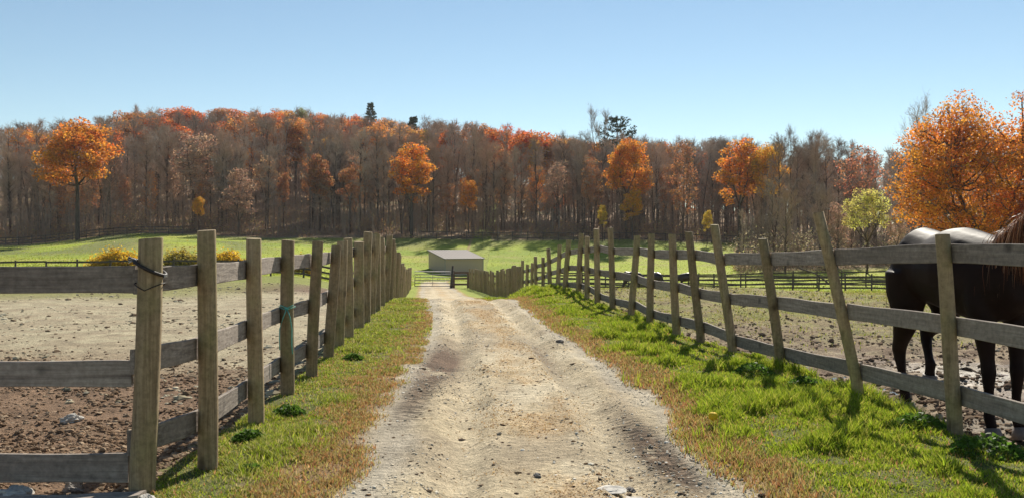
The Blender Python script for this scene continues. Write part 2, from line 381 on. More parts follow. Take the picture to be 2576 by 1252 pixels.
def build_ground():
    a = 5.0; tm = math.asinh(520 / a); nx = 1000
    xs = a * np.sinh(np.linspace(-tm, tm, nx))
    y1 = 4.2 * np.exp(np.linspace(0, math.log(780 / 4.2), 760))
    ys = np.concatenate([np.linspace(-40, 4.0, 60), y1])
    ny = len(ys)
    X, Y = np.meshgrid(xs, ys); X = X.ravel(); Y = Y.ravel()
    Z = ground_z(X, Y); C, wet = ground_color(X, Y)
    rx = X - 1.02 + (Y - 7) * .06; lx = X + .90
    T = sstep(.17, .10, np.abs(rx)) * sstep(5.7, 6.1, Y) * sstep(8.6, 7.6, Y) + sstep(.17, .10, np.abs(lx)) * sstep(7.4, 8.2, Y) * sstep(11, 10, Y) * .9 + .6 * sstep(.13, .06, np.abs(X - road_c(Y) - .5)) * sstep(8.5, 10, Y) * sstep(17, 14, Y)
    V = np.stack([X, Y, Z], 1)
    i = np.arange(nx - 1)[None, :] + nx * np.arange(ny - 1)[:, None]
    Q = np.stack([i, i + 1, i + nx + 1, i + nx], -1).reshape(-1, 4)
    cx = X[Q].mean(1); cy = Y[Q].mean(1)
    isroad = (np.abs(cx - road_c(cy)) < road_w(cy) + .02) & (cy < 90)
    lpad = (cx < lfx(cy) - .1) & (cy < 60); rpad = (cx > rfx(cy) + .1) & (cy < 74)
    verge = (~isroad) & (~lpad) & (~rpad) & (cy < 74)
    hill = cy > 149; field = ~(isroad | lpad | rpad | verge | hill)
    for nm, mask in (('dirt_track', isroad), ('left_paddock_ground', lpad), ('right_paddock_ground', rpad), ('grass_verge', verge), ('meadow', field), ('wooded_hill', hill)):
        q = Q[mask]; uq, inv = np.unique(q, return_inverse=True)
        me = np_mesh(nm, V[uq], inv.reshape(q.shape), M['ground'], C[uq], True, wet[uq], T[uq])
        struct(link(nm, me))
build_ground()
def puddle():
    # standing water in the trampled mud, level surfaces that show only where the ground is lower
    xs = np.linspace(3.4, 6.2, 60); ys = np.linspace(8.9, 12.6, 80)
    X, Y = np.meshgrid(xs, ys); X = X.ravel(); Y = Y.ravel()
    g = ground_z(X, Y); lev = np.percentile(g, 15)
    i = np.arange(59)[None, :] + 60 * np.arange(79)[:, None]
    Q = np.stack([i, i + 1, i + 61, i + 60], -1).reshape(-1, 4)
    keep = (g[Q].min(1) < lev)
    q = Q[keep]; uq, inv = np.unique(q, return_inverse=True)
    V = np.stack([X, Y, np.full(len(X), lev)], 1)[uq]
    struct(link('puddle_water', np_mesh('puddle_water', V, inv.reshape(q.shape), M['water'])))
puddle()

# ------------------------------------------------------------------ grass blades
def blades(name, X, Y, H, W, colr, label, lean=.5):
    n = len(X); Z = ground_z(X, Y) - .005
    th = rng.uniform(0, 2 * math.pi, n); ph = rng.uniform(0, 2 * math.pi, n); ln = rng.uniform(.1, lean, n) * H
    bx = np.cos(th) * W / 2; by = np.sin(th) * W / 2; lx = np.cos(ph) * ln; ly = np.sin(ph) * ln
    V = np.zeros((n, 5, 3))
    V[:, 0] = np.stack([X - bx, Y - by, Z], 1); V[:, 1] = np.stack([X + bx, Y + by, Z], 1)
    V[:, 2] = np.stack([X + bx * .8 + lx * .35, Y + by * .8 + ly * .35, Z + H * .55], 1)
    V[:, 3] = np.stack([X - bx * .8 + lx * .35, Y - by * .8 + ly * .35, Z + H * .55], 1)
    V[:, 4] = np.stack([X + lx, Y + ly, Z + H * .93], 1)
    b = (np.arange(n) * 5)[:, None]
    Fc = np.concatenate([b + np.array([0, 1, 2]), b + np.array([0, 2, 3]), b + np.array([3, 2, 4])], 0)
    C = np.repeat(colr, 5, 0)
    o = link(name, np_mesh(name, V, Fc, M['grass'], C)); o['kind'] = 'stuff'; tag(o, label, 'grass'); return o
def pick(cols, n): return np.array(cols)[rng.integers(0, len(cols), n)]
def verge_grass():
    GR = [(.26, .34, .02), (.32, .42, .03), (.18, .26, .02), (.38, .43, .04), (.44, .42, .08)]
    DR = [(.46, .27, .11), (.40, .20, .085), (.46, .34, .16), (.42, .21, .09), (.36, .30, .08), (.32, .30, .08), (.42, .35, .13)]
    OL = [(.30, .32, .06), (.36, .34, .10), (.22, .25, .04), (.42, .36, .15)]
    # right verge
    n = 330000
    Yv = 4.6 * np.exp(rng.uniform(0, 1, n) ** 1.15 * math.log(46 / 4.6)); xr = rng.uniform(-.08, 1.12, n)
    e = road_c(Yv) + road_w(Yv); f = rfx(Yv); x = e + (f - e) * xr
    lush = fbm(x * 1.6, Yv * 1.6, 61); d = x - e + .55 * (fbm(x * .7, Yv * .5, 41) - .5) + .25 * (fbm(x * 2.5, Yv * 2.5, 42) - .5)
    dry = sstep(.56, .22, d)
    keep = rng.uniform(0, 1, n) < (sstep(-.1, .25, d) * (.45 + .55 * sstep(.3, .55, lush)) )
    x = x[keep]; Yv = Yv[keep]; lush = lush[keep]; dry = dry[keep]; m = len(x)
    isdry = rng.uniform(0, 1, m) < dry * .88 + .05
    H = np.where(isdry, rng.uniform(.02, .06, m), rng.uniform(.022, .062, m) * (.55 + 1.6 * sstep(.45, .7, lush)) * (.55 + .95 * sstep(.35, .65, fbm(x * 4.5, Yv * 4.5, 92))))
    W = (.0035 + .0005 * Yv) * rng.uniform(.8, 1.6, m)
    C = np.where(isdry[:, None], pick(DR, m), pick(GR, m))
    blades('verge_grass', x, Yv, H, W, C, 'lush bright green and rusty dry grass between the track and the right fence', .8)
    # left verge
    n = 300000
    Yv = 4.6 * np.exp(rng.uniform(0, 1, n) ** 1.1 * math.log(46 / 4.6)); xr = rng.uniform(-.05, 1.08, n)
    e = road_c(Yv) - road_w(Yv); f = lfx(Yv); x = e + (f - e) * xr
    d = e - x + .55 * (fbm(x * .7, Yv * .5, 41) - .5) + .25 * (fbm(x * 2.5, Yv * 2.5, 42) - .5); lush = fbm(x * 1.8, Yv * 1.8, 63)
    dry = sstep(.62, .08, d) * (.35 + .75 * sstep(.4, .6, fbm(x * .9, Yv * .6, 67)))
    keep = rng.uniform(0, 1, n) < sstep(-.1, .3, d) * (.15 + .85 * sstep(.38, .55, fbm(x * 3.2, Yv * 2.4, 91)))
    x = x[keep]; Yv = Yv[keep]; lush = lush[keep]; dry = dry[keep]; m = len(x)
    isdry = rng.uniform(0, 1, m) < dry * .85 + .08
    H = np.where(isdry, rng.uniform(.015, .05, m), rng.uniform(.018, .05, m) * (.6 + 1.1 * sstep(.45, .7, lush)))
    W = (.0035 + .0005 * Yv) * rng.uniform(.8, 1.6, m)
    C = np.where(isdry[:, None], pick(DR, m), np.where((rng.uniform(0, 1, m) < .5)[:, None], pick(GR, m), pick(OL, m)))
    blades('verge_grass', x, Yv, H, W, C, 'short green and brown grass between the track and the left fence', .9)
    # straw down the crown of the track
    n = 26000
    Yv = 4.6 * np.exp(rng.uniform(0, 1, n) * math.log(24 / 4.6)); x = road_c(Yv) + rng.normal(0, .28, n)
    keep = fbm(x * 2.1, Yv * .9, 54) > rng.uniform(.35, .6, n); x = x[keep]; Yv = Yv[keep]; m = len(x)
    blades('straw_litter', x, Yv, rng.uniform(.006, .02, m), (.004 + .0004 * Yv) * rng.uniform(.8, 2, m), pick([(.5, .35, .17), (.42, .25, .11), (.55, .43, .25)], m), 'flattened straw and dead grass along the middle of the track', 3)
    # paddock and meadow
    n = 90000
    Yv = 12 * np.exp(rng.uniform(0, 1, n) * math.log(72 / 12)); x = rfx(Yv) + .15 + rng.uniform(0, 1, n) * (Yv * .62 - rfx(Yv))
    keep = (rng.uniform(0, 1, n) < sstep(12, 30, Yv + 9 * (fbm(x * .7, Yv * .5, 41) - .5))) & (fbm(x * 1.2, Yv * 1.2, 65) > .42)
    x = x[keep]; Yv = Yv[keep]; m = len(x)
    blades('paddock_grass', x, Yv, rng.uniform(.02, .07, m), (.004 + .0006 * Yv) * rng.uniform(.8, 1.6, m), pick(OL + [(.36, .28, .13)], m), 'thin grazed grass in the right paddock', .9)
    n = 60000
    Yv = 60 * np.exp(rng.uniform(0, 1, n) * math.log(149 / 60)); x = rng.uniform(-.6, .5, n) * Yv
    keep = (x < lfx(np.minimum(Yv, 73)) - .5) | (x > rfx(np.minimum(Yv, 75)) + 1) | (Yv > 92); keep &= (x / Yv < .27) | (Yv < 100)
    sx, sy = -7.7, 113
    keep &= ((x - sx) ** 2 + (Yv - sy) ** 2) > 36
    x = x[keep]; Yv = Yv[keep]; m = len(x)
    blades('meadow_grass', x, Yv, rng.uniform(.05, .16, m), .05 * rng.uniform(.8, 2, m), pick([(.31, .36, .045), (.36, .38, .06), (.27, .33, .04), (.38, .35, .10)], m), 'sunlit short grass of the sloping meadow', .8)
verge_grass()

# ------------------------------------------------------------------ lumps: soil clods, gravel
ICO_V = None
def ico():
    global ICO_V, ICO_F
    t = (1 + 5 ** .5) / 2
    v = np.array([(-1, t, 0), (1, t, 0), (-1, -t, 0), (1, -t, 0), (0, -1, t), (0, 1, t), (0, -1, -t), (0, 1, -t), (t, 0, -1), (t, 0, 1), (-t, 0, -1), (-t, 0, 1)], float)
    ICO_V = v / np.linalg.norm(v[0])
    ICO_F = np.array([(0, 11, 5), (0, 5, 1), (0, 1, 7), (0, 7, 10), (0, 10, 11), (1, 5, 9), (5, 11, 4), (11, 10, 2), (10, 7, 6), (7, 1, 8), (3, 9, 4), (3, 4, 2), (3, 2, 6), (3, 6, 8), (3, 8, 9), (4, 9, 5), (2, 4, 11), (6, 2, 10), (8, 6, 7), (9, 8, 1)])
ico()
def lumps(name, X, Y, S, cols, label, cat, flat=.6, rough=.35):
    n = len(X); Z = ground_z(X, Y)
    V = ICO_V[None] * (1 + rng.normal(0, rough * .5, (n, 12, 1)))
    sc = np.stack([S * rng.uniform(.7, 1.3, n), S * rng.uniform(.7, 1.3, n), S * flat * rng.uniform(.7, 1.2, n)], 1)
    V = V * sc[:, None, :]
    a = rng.uniform(0, 6.28, n); ca, sa = np.cos(a)[:, None], np.sin(a)[:, None]
    V = np.stack([V[..., 0] * ca - V[..., 1] * sa, V[..., 0] * sa + V[..., 1] * ca, V[..., 2]], -1)
    V += np.stack([X, Y, Z + S * flat * .25], 1)[:, None, :]
    Fc = (np.arange(n) * 12)[:, None, None] + ICO_F[None]
    o = link(name, np_mesh(name, V, Fc.reshape(-1, 3), M['clod'], np.repeat(cols, 12, 0))); tag(o, label, cat, kind='stuff'); return o
def scatter():
    n = 26000
    Y = 5.0 * np.exp(rng.uniform(0, 1, n) ** 1.2 * math.log(15 / 5.0)); x = lfx(Y) - .1 - rng.uniform(0, 1, n) ** 1.2 * (Y * .58 - 2)
    keep = fbm(x * 1.1, Y * 1.1, 71) > rng.uniform(.25, .6, n); keep &= rng.uniform(0, 1, n) < sstep(14.5, 9.5, Y) + .15
    x = x[keep]; Y = Y[keep]; m = len(x)
    lumps('soil_clods', x, Y, np.minimum(rng.lognormal(math.log(.0115), .45, m), .03), pick([(.20, .13, .08), (.17, .11, .068), (.25, .175, .115), (.31, .23, .155)], m), 'crumbly brown soil lumps in the left paddock', 'soil')
    n = 17000
    Y = 6.3 * np.exp(rng.uniform(0, 1, n) * math.log(30 / 6.3)); x = rfx(Y) + .05 + rng.uniform(0, 1, n) * (Y * .6 - 2.6)
    keep = fbm(x * 1.1, Y * 1.1, 73) > rng.uniform(.25, .62, n); x = x[keep]; Y = Y[keep]; m = len(x)
    lumps('mud_clods', x, Y, rng.lognormal(math.log(.017), .5, m), pick([(.17, .115, .075), (.12, .08, .055), (.26, .19, .13), (.36, .29, .20)], m), 'dark trampled mud lumps in the right paddock', 'mud')
    n = 24000
    Y = 4.7 * np.exp(rng.uniform(0, 1, n) ** 1.2 * math.log(30 / 4.7)); s = rng.uniform(-1.15, 1.15, n); s = np.sign(s) * np.abs(s) ** .6
    x = road_c(Y) + road_w(Y) * s
    keep = fbm(x * 1.4, Y * 1.0, 75) > rng.uniform(.3, .62, n); x = x[keep]; Y = Y[keep]; m = len(x)
    lumps('track_gravel', x, Y, np.minimum(rng.lognormal(math.log(.0046), .55, m), .02), pick([(.6, .54, .43), (.7, .66, .57), (.50, .43, .32), (.36, .31, .24), (.58, .50, .37)], m), 'loose pale gravel and pebbles on the dirt track', 'gravel', .6, .3)
    n = 1300
    Y = 4.8 * np.exp(rng.uniform(0, 1, n) * math.log(24 / 4.8)); x = road_c(Y) + rng.normal(0, 1.2, n)
    lumps('leaf_crumbs', x, Y, rng.lognormal(math.log(.009), .45, n), pick([(.09, .06, .04), (.14, .085, .045), (.07, .05, .035)], n), 'dark crumbs of dung, bark and dead leaves on the track', 'litter', .35, .5)
    n = 6000
    Y = 9 * np.exp(rng.uniform(0, 1, n) * math.log(40 / 9)); x = lfx(Y) - .1 - rng.uniform(0, 1, n) * (Y * .58 - 2)
    keep = fbm(x * .6, Y * .6, 77) > rng.uniform(.35, .7, n); x = x[keep]; Y = Y[keep]; m = len(x)
    lumps('sand_lumps', x, Y, rng.lognormal(math.log(.02), .5, m), pick([(.36, .31, .21), (.24, .18, .12), (.42, .38, .28), (.16, .11, .07)], m), 'pale sandy crumbs across the dry part of the left paddock', 'sand', .45)
scatter()
def rock(px, py, size, mat, label, flat=.6, name='rock', seed=1, cat='rock', z=None, Y=None):
    Y = Y or CAMZ * F / (py - HY); x = pxX(px, Y); r = np.random.default_rng(seed)
    # subdivided lumpy stone
    V = list(map(Vector, ICO_V)); Fc = [tuple(f) for f in ICO_F]
    for _ in range(3):
        mid = {}; nf = []
        def mp(a, b):
            k = (min(a, b), max(a, b))
            if k not in mid: mid[k] = len(V); V.append(((V[a] + V[b]) / 2).normalized())
            return mid[k]
        for a, b, c in Fc:
            ab, bc, ca = mp(a, b), mp(b, c), mp(c, a); nf += [(a, ab, ca), (b, bc, ab), (c, ca, bc), (ab, bc, ca)]
        Fc = nf
    A = np.array([tuple(v) for v in V]); k = fbm(A[:, 0] * 1.9 + seed, A[:, 1] * 1.9 + A[:, 2] * 2.6, seed + 5, 4, .6)
    A = A * (.45 + 1.1 * k)[:, None] * np.array([size, size * .75, size * flat])
    o = link(name, np_mesh(name, A, Fc, mat, smooth=False), None, (x, Y, gz(x, Y) + size * flat * .3)); o.rotation_euler[2] = r.uniform(0, 6)
    return tag(o, label, cat)
rock(178, 1046, .085, M['rock'], 'white weathered rock lying on brown soil in the left paddock', .6, seed=3)
rock(185, 1222, .07, M['greyrock'], 'round grey stone below the lowest board of the cross fence', .7, seed=4)
rock(38, 1246, .11, M['rock'], 'pale rock in the bottom left corner of the photo', .4, seed=5)
rock(1535, 1226, .10, M['rock'], 'large flat whitish stone half buried in the track, left of its neighbour', .16, seed=6)
rock(1592, 1228, .075, M['rock'], 'flat whitish stone half buried in the track, right of the largest one', .25, seed=7)
rock(1585, 1203, .035, M['greyrock'], 'small dark stone on the track just above the flat white stones', .5, seed=8)
rock(1351, 1196, .03, M['greyrock'], 'small dark stone in the middle of the track', .6, seed=9)
rock(640, 905, .06, M['greyrock'], 'grey stone beside the third post of the left fence', .6, seed=10)
rock(1408, 862, .06, M['greyrock'], 'reddish brown clod at the right edge of the track', .5, seed=11)
rock(1290, 755, .16, M['rock'], 'pale stone at the foot of the dense far posts of the right fence', .6, seed=12, Y=45)
rock(2355, 1085, .05, M['rock'], 'small pale stone at the foot of the nearest right fence post', .5, seed=13)

# ------------------------------------------------------------------ fences
def post_mesh(h, r0, r1, seed, lean=(0, 0), n=14, square=False):
    r = random.Random(seed); mb = MB(); P = []; R = []
    k = 9
    for i in range(k):
        t = i / (k - 1); z = -.35 + (h + .35) * t
        wob = .006 * math.sin(t * 5 + seed) 
        P.append((lean[0] * max(z, 0) / h + wob, lean[1] * max(z, 0) / h, z)); R.append(r0 + (r1 - r0) * t)
    # top bevel, slightly slanted cut
    P.append((P[-1][0], P[-1][1], h + .004)); R.append(r1 * .975)
    mb.tube(P, R, n)
    # irregular cross-section
    prof = [1 + r.uniform(-.045, .045) for _ in range(n)]
    for i in range(len(P)):
        for j in range(n):
            v = mb.v[i * n + j]; cx, cy = P[i][0], P[i][1]; f = prof[j] * (1 + .012 * math.sin(i * 1.7 + j))
            mb.v[i * n + j] = (cx + (v[0] - cx) * f, cy + (v[1] - cy) * f, v[2] + (r1 * .08 * math.cos(2 * math.pi * j / n + seed) if i >= len(P) - 2 else 0))
    return mb
def board(parent, P, hgt, thick, mat, seed, nrm, name='rail'):
    """Board along the polyline P (centre line). Local x runs along it; wavy edges, small chamfer."""
    r = random.Random(seed); P = [Vector(p) for p in P]; o0 = P[0].copy(); d = (P[-1] - P[0]); yaw = math.atan2(d.y, d.x)
    Rm = Matrix.Rotation(-yaw, 3, 'Z'); L = [Rm @ (p - o0) for p in P]
    pts = []
    n = 10 * (len(L) - 1)
    for i in range(n + 1):
        s = i / n * (len(L) - 1); k = min(int(s), len(L) - 2); t = s - k
        p0 = L[max(k - 1, 0)]; p1 = L[k]; p2 = L[k + 1]; p3 = L[min(k + 2, len(L) - 1)]
        q = .5 * ((2 * p1) + (-p0 + p2) * t + (2 * p0 - 5 * p1 + 4 * p2 - p3) * t * t + (-p0 + 3 * p1 - 3 * p2 + p3) * t ** 3)
        pts.append(q)
    mb = MB(); c = .004; ph = r.uniform(0, 6); sec = [(-thick/2, -hgt/2 + c), (-thick/2 + c, -hgt/2), (thick/2 - c, -hgt/2), (thick/2, -hgt/2 + c), (thick/2, hgt/2 - c), (thick/2 - c, hgt/2), (-thick/2 + c, hgt/2), (-thick/2, hgt/2 - c)]
    for i, q in enumerate(pts):
        e = .0035 * math.sin(i * .9 + ph) + r.uniform(-.001, .001)
        for a, b in sec: mb.v.append((q.x, q.y + a, q.z + b + (e if b > 0 else -e * .6)))
    for i in range(len(pts) - 1):
        for j in range(8):
            j2 = (j + 1) % 8; mb.f.append((i*8 + j, (i+1)*8 + j, (i+1)*8 + j2, i*8 + j2))
    mb.f.append(tuple(range(8))); mb.f.append(tuple(reversed([(len(pts)-1)*8 + j for j in range(8)])))
    o = mb.build(name, mat, parent); o.location = o0 - parent.location; o.rotation_euler[2] = yaw
    return o
def run_fence(root, posts, rails_h, side, hgt=.145, thick=.028, span=2, seedo=0, wob=.02, fa=None):
    """posts: (x, Y, gz, xtop, ztop, r)."""
    for i, (x, Y, g, xt, zt, r) in enumerate(posts):
        n = 16 if Y < 20 else 8
        mb = post_mesh(zt - g, r * 1.06, r * .96, i + seedo, (xt - x, 0), n)
        o = mb.build('post', M['post'], root, True); o.location = Vector((x, Y, g)) - root.location
        o.rotation_euler[2] = 0
    rr = random.Random(seedo)
    for k, hh in enumerate(rails_h):
        offs = [rr.uniform(-wob, wob) for _ in posts]
        i = 0
        while i < len(posts) - 1:
            j = min(i + span, len(posts) - 1); P = []
            for q in range(i, j + 1):
                x, Y, g, xt, zt, r = posts[q]
                hq = hh[q] if isinstance(hh, (list, tuple, np.ndarray)) else hh
                z = g + hq + offs[q] + (.012 * (1 if q == i else -1 if q == j else 0)) * rr.uniform(-1, 1)
                f = (z - g) / (zt - g); nearY = .006 if q == i else (-.006 if q == j else 0)
                P.append((x + (xt - x) * f + side * (r * .96 + thick / 2 + .004), Y + nearY, z))
            board(root, P, hgt, thick, M['rail'], i * 7 + k + seedo, side); i = j

def zh(py, Y, g): return pxZ(py, Y) - g
# --- left fence
LP = [(357, 1240, 380, 600, 31), (522, 1175, 522, 580, 24), (642, 1062, 639, 600, 19.5), (722, 990, 724, 604, 16.5), (783, 948, 798, 606, 14), (826, 905, 845, 617, 13)]
posts = []
for bx, by, tx, ty, hw in LP:
    Y = CAMZ * F / (by - HY); x = pxX(bx, Y); posts.append((x, Y, gz(x, Y) - .0, pxX(tx, Y), pxZ(ty, Y), hw * Y / F))
tops = [(871, 620), (884, 601), (905, 606), (917, 610), (930, 600), (940, 604), (949, 590), (957, 592), (966, 591), (974, 596), (983, 598), (990, 604)]
Y = 13.0; i = 0; rr = random.Random(3)
while Y < 73:
    x = float(lfx(Y)); g = gz(x, Y)
    h = 1.5 + rr.uniform(-.09, .09) + (.06 if 17 < Y < 25 else 0)
    lean = rr.uniform(-.02, .12)
    posts.append((x, Y, g, x + lean, g + h, .078 + rr.uniform(-.01, .01))); Y += rr.uniform(1.2, 1.55); i += 1
left = thing('wooden_fence', (-2.2, 5.6, 0), 'weathered three-board fence with round posts along the left side of the dirt track', 'fence')
run_fence(left, posts, [1.262, .775, .30], -1, seedo=11, wob=.015)
left_posts = posts
# --- cross fence at the corner post, running left
cross = thing('wooden_fence', (-2.2, 5.62, 0), 'dark three-board cross fence running left from the corner post', 'fence')
yc = posts[0][1] + .0
for py0, py1, ex, s in ((668, 735, 343, 1), (905, 970, 333, 2), (1138, 1210, 325, 3)):
    z0 = pxZ(py1, yc + .05); z1 = pxZ(py0, yc + .05); zc = (z0 + z1) / 2; xe = pxX(ex, yc + .05)
    board(cross, [(xe, yc + .05, zc), (xe - 1.6, yc + .06, zc - .004), (xe - 3.3, yc + .05, zc + .01)], z1 - z0, .035, M['rail'], 70 + s, 1)
for xx in (-5.4,):
    mb = post_mesh(1.5, .08, .075, 5); o = mb.build('post', M['post'], cross, True); o.location = Vector((xx, yc - .06, gz(xx, yc))) - cross.location
kb = thing('plank', (-2.6, 5.45, gz(-2.6, 5.45)), 'weathered plank lying on the ground against the foot of the corner post', 'plank')
board(kb, [(-2.1, 5.42, gz(-2.1, 5.42) + .03), (-2.6, 5.44, gz(-2.6, 5.44) + .03), (-3.6, 5.46, gz(-3.6, 5.46) + .02)], .05, .12, M['rail'], 99, 1, 'board')
rock(366, 1250, .05, M['rock'], 'pale stone on the plank end at the foot of the corner post', .6, seed=15, Y=5.42)
# ground board under the left fence
# --- rope on the corner post, twine on the fourth post
x0, y0, g0, xt0, zt0, r0 = left_posts[0]
def at_post(p, z):
    f = (z - p[2]) / (p[4] - p[2]); return p[0] + (p[3] - p[0]) * f
zr = pxZ(672, y0)
rope = thing('rope', (x0, y0, zr), 'dark rope looped slantwise round the corner post with pale frayed ends', 'rope')
mb = MB(); P = []
for i in range(29):
    a = 2 * math.pi * i / 28 + math.pi; rr_ = r0 * 1.1 + .008
    P.append((at_post(left_posts[0], zr) - x0 + rr_ * math.cos(a), rr_ * math.sin(a), -.045 * math.cos(a)))
mb.tube(P, [.0105] * len(P), 8)
mb.tube([(P[0][0] + .0, P[0][1], P[0][2]), (P[0][0] - .015, -.02, P[0][2] + .005), (P[0][0] - .03, -.03, P[0][2] + .012)], [.011, .011, .009], 8)
P2 = []
for i in range(29):
    a = 2 * math.pi * i / 28; rr_ = r0 * 1.09 + .006
    P2.append((at_post(left_posts[0], zr) - x0 + rr_ * math.cos(a), rr_ * math.sin(a), -.09 - .05 * math.sin(a + .5) * 0 - .04 * (1 - abs(math.cos(a)))))
mb.tube(P2, [.0035] * len(P2), 6)
mb.build('loop', M['rope'], rope, True)
for sx in (-1, 1):
    e = MB(); bx = at_post(left_posts[0], zr) - x0 + sx * (r0 * 1.1 + .012)
    for q in range(7):
        e.tube([(bx, -.02, -sx * .045), (bx + sx * .018 + random.uniform(-.01, .01), -.03 + random.uniform(-.01, .01), -sx * .045 + random.uniform(-.02, .025))], [.005, .002], 5)
    e.build('frayed_end', M['ropeend'], rope, True)
p4 = left_posts[3]; zt = pxZ(772, p4[1])
tw = thing('twine', (at_post(p4, zt), p4[1], zt), 'thin green twine knotted round the fourth post of the left fence, its ends hanging', 'twine')
mb = MB(); rr_ = p4[5] * 1.04 + .006
P = [(rr_ * math.cos(a), rr_ * math.sin(a), .01 * math.cos(a * 2)) for a in np.linspace(0, 2 * math.pi, 25)]
mb.tube(P, [.004] * 25, 6); mb.build('loop', M['twine'], tw, True)
mb = MB()
for pts in ([(.01, -.0, 0), (-.02, -.02, -.09), (-.055, -.015, -.2), (-.06, 0, -.31), (-.058, 0, -.4)], [(.01, 0, 0), (.045, -.02, -.08), (.062, -.01, -.2), (.058, 0, -.35), (.066, 0, -.44)], [(.01, 0, 0), (-.05, -.01, .03), (-.065, 0, .02), (-.06, 0, -.01)], [(.01, 0, 0), (.055, -.01, .02), (.075, 0, .03)]):
    mb.tube([(a, b - rr_ - .004, c) for a, b, c in pts], [.005] * len(pts), 6)
mb.tube([(-.01, -rr_ - .004, .008), (.03, -rr_ - .01, -.008)], [.009, .008], 8)
mb.build('hanging_end', M['twine'], tw, True)

# --- right fence
RP = [(2405, 1105, 2368, 590, 18), (2165, 1010, 2057, 535, 14), (1965, 932, 1919, 600, 12), (1843, 890, 1798, 565, 11.5), (1763, 867, 1733, 583, 10.5), (1702, 848, 1690, 589, 10), (1635, 823, 1637, 588, 9),
      (1587, 796, 1602, 592, 8.5), (1541, 781, 1535, 573, 7.5), (1502, 770, 1500, 575, 7.5), (1476, 756, 1477, 594, 6.5), (1454, 745, 1462, 586, 6.5)]
posts = []
xb = 3.5; posts.append((3.5, 5.35, gz(3.5, 5.35), 3.44, gz(3.5, 5.35) + 1.58, .06))
for bx, by, tx, ty, hw in RP:
    Y = CAMZ * F / (by - HY); x = pxX(bx, Y); g = gz(x, Y); posts.append((x, Y, g, pxX(tx, Y), pxZ(ty, Y), hw * Y / F))
for Y, bx, tx, ty, hw in ((25.9, 1421, 1430, 603, 6.5), (28.5, 1403, 1407, 614, 5.5), (31.3, 1383, 1379, 624, 5.5), (33.5, 1365, 1366, 646, 4.5), (35.8, 1348, 1347, 644, 4.5), (38, 1337, 1339, 660, 4), (40, 1325, 1326, 664, 4), (42, 1313, 1314, 654, 4)):
    x = pxX(bx, Y); posts.append((x, Y, gz(x, Y), pxX(tx, Y), pxZ(ty, Y), hw * Y / F))
Y = 43.3
while Y < 75:
    x = float(rfx(Y)); g = gz(x, Y); posts.append((x, Y, g, x + rr.uniform(-.06, .06), g + 1.5 + rr.uniform(-.05, .10), .075 + rr.uniform(-.01, .01))); Y += rr.uniform(.85, 1.15)
right_posts = posts
def rh(arr, base):
    out_ = []
    for i, p in enumerate(posts):
        out_.append(zh(arr[i - 1], p[1], p[2]) if 0 < i <= len(arr) else base)
    if len(arr): out_[0] = out_[1] + .02
    return out_
# rail centre heights read off the picture at each post (y of the middle of the board)
top = [637, 645, 650, 652, 641, 640, 638, 633, 631, 625, 628, 629, 634, 643, 656, 664]
mid = [818, 784, 760, 750, 738, 722, 714, 700, 690, 684, 679, 674, 673, 681, 686, 695]
bot = [993, 932, 888, 855, 822, 806, 789, 767, 757, 744, 726, 718, 714, 716, 716, 722]
right = thing('wooden_fence', (3.4, 7.1, 0), 'weathered fence with leaning posts and wavy boards along the right side of the track', 'fence')
run_fence(right, posts, [rh(top, 1.24), rh(mid, .78), rh(bot, .3)], 1, seedo=40, wob=.004, span=2)

# --- simple distant fences
def far_fence(p0, p1, n, h, nr, label, mat=None, seed=0, r=.06, rail_w=.12, jitter=.05, both=False):
    rr = random.Random(seed); root = thing('wooden_fence', (p0[0], p0[1], gz(*p0)), label, 'fence'); pts = []
    for i in range(n):
        t = i / (n - 1); x = p0[0] + (p1[0] - p0[0]) * t; y = p0[1] + (p1[1] - p0[1]) * t + rr.uniform(-.1, .1); pts.append((x, y, gz(x, y)))
    for (x, y, z) in pts:
        mb = MB(); hh = h + rr.uniform(-jitter, jitter * 2.5); lx = rr.uniform(-.05, .05)
        mb.tube([(0, 0, -.3), (lx * .5, 0, hh * .5), (lx, 0, hh)], [r * 1.05, r, r * .95], 7)
        o = mb.build('post', mat or M['farwood'], root); o.location = Vector((x, y, z)) - root.location
    for k in range(nr):
        hz = h * (.22 + .68 * k / max(nr - 1, 1)); i = 0
        while i < n - 1:
            j = min(i + 2, n - 1)
            board(root, [Vector(pts[q]) + Vector((0, -r - .02, hz + rr.uniform(-.03, .03))) for q in range(i, j + 1)], rail_w, .035, mat or M['farwood'], i + k, 1); i = j
    return root
far_fence((-46, 62), (-8.6, 58), 19, 1.0, 3, 'thin dark rail fence beyond the left paddock in front of the yellow bushes', seed=1)
far_fence((3.6, 72), (44, 70), 22, 1.25, 4, 'dark four-rail fence across the far end of the right paddock', seed=2)
far_fence((2.2, 84), (40, 80), 20, 1.35, 3, 'dark three-rail fence standing behind the other far paddock fence', seed=3)
far_fence((-14, 147.2), (40, 146.2), 24, 1.3, 2, 'grey two-rail fence along the edge of the wood beyond the meadow', M['farwood'], seed=4)
far_fence((-88, 150), (-50, 145), 18, 1.3, 3, 'dark rail fence at the foot of the wood on the far left', seed=5)
# short panel beside the gate
far_fence((pxX(1141, 75.3), 75.3), (pxX(1177, 75.2), 75.2), 2, 1.35, 3, 'short three-board reddish panel between the gate and the right fence', plain_material('reddish_boards', (.16, .10, .075), .9, .3, 10), seed=6, r=.1, rail_w=.15)
# diagonal pole leaning at the far paddock corner
pl = thing('pole', (pxX(2010, 70), 70, gz(pxX(2010, 70), 70)), 'pole leaning diagonally against the far paddock fence', 'pole')
mb = MB(); mb.tube([(0, 0, 1.75), (1.2, 0, 1.35), (2.6, 0, .3)], [.05, .06, .06], 7); mb.build('shaft', M['farwood'], pl)
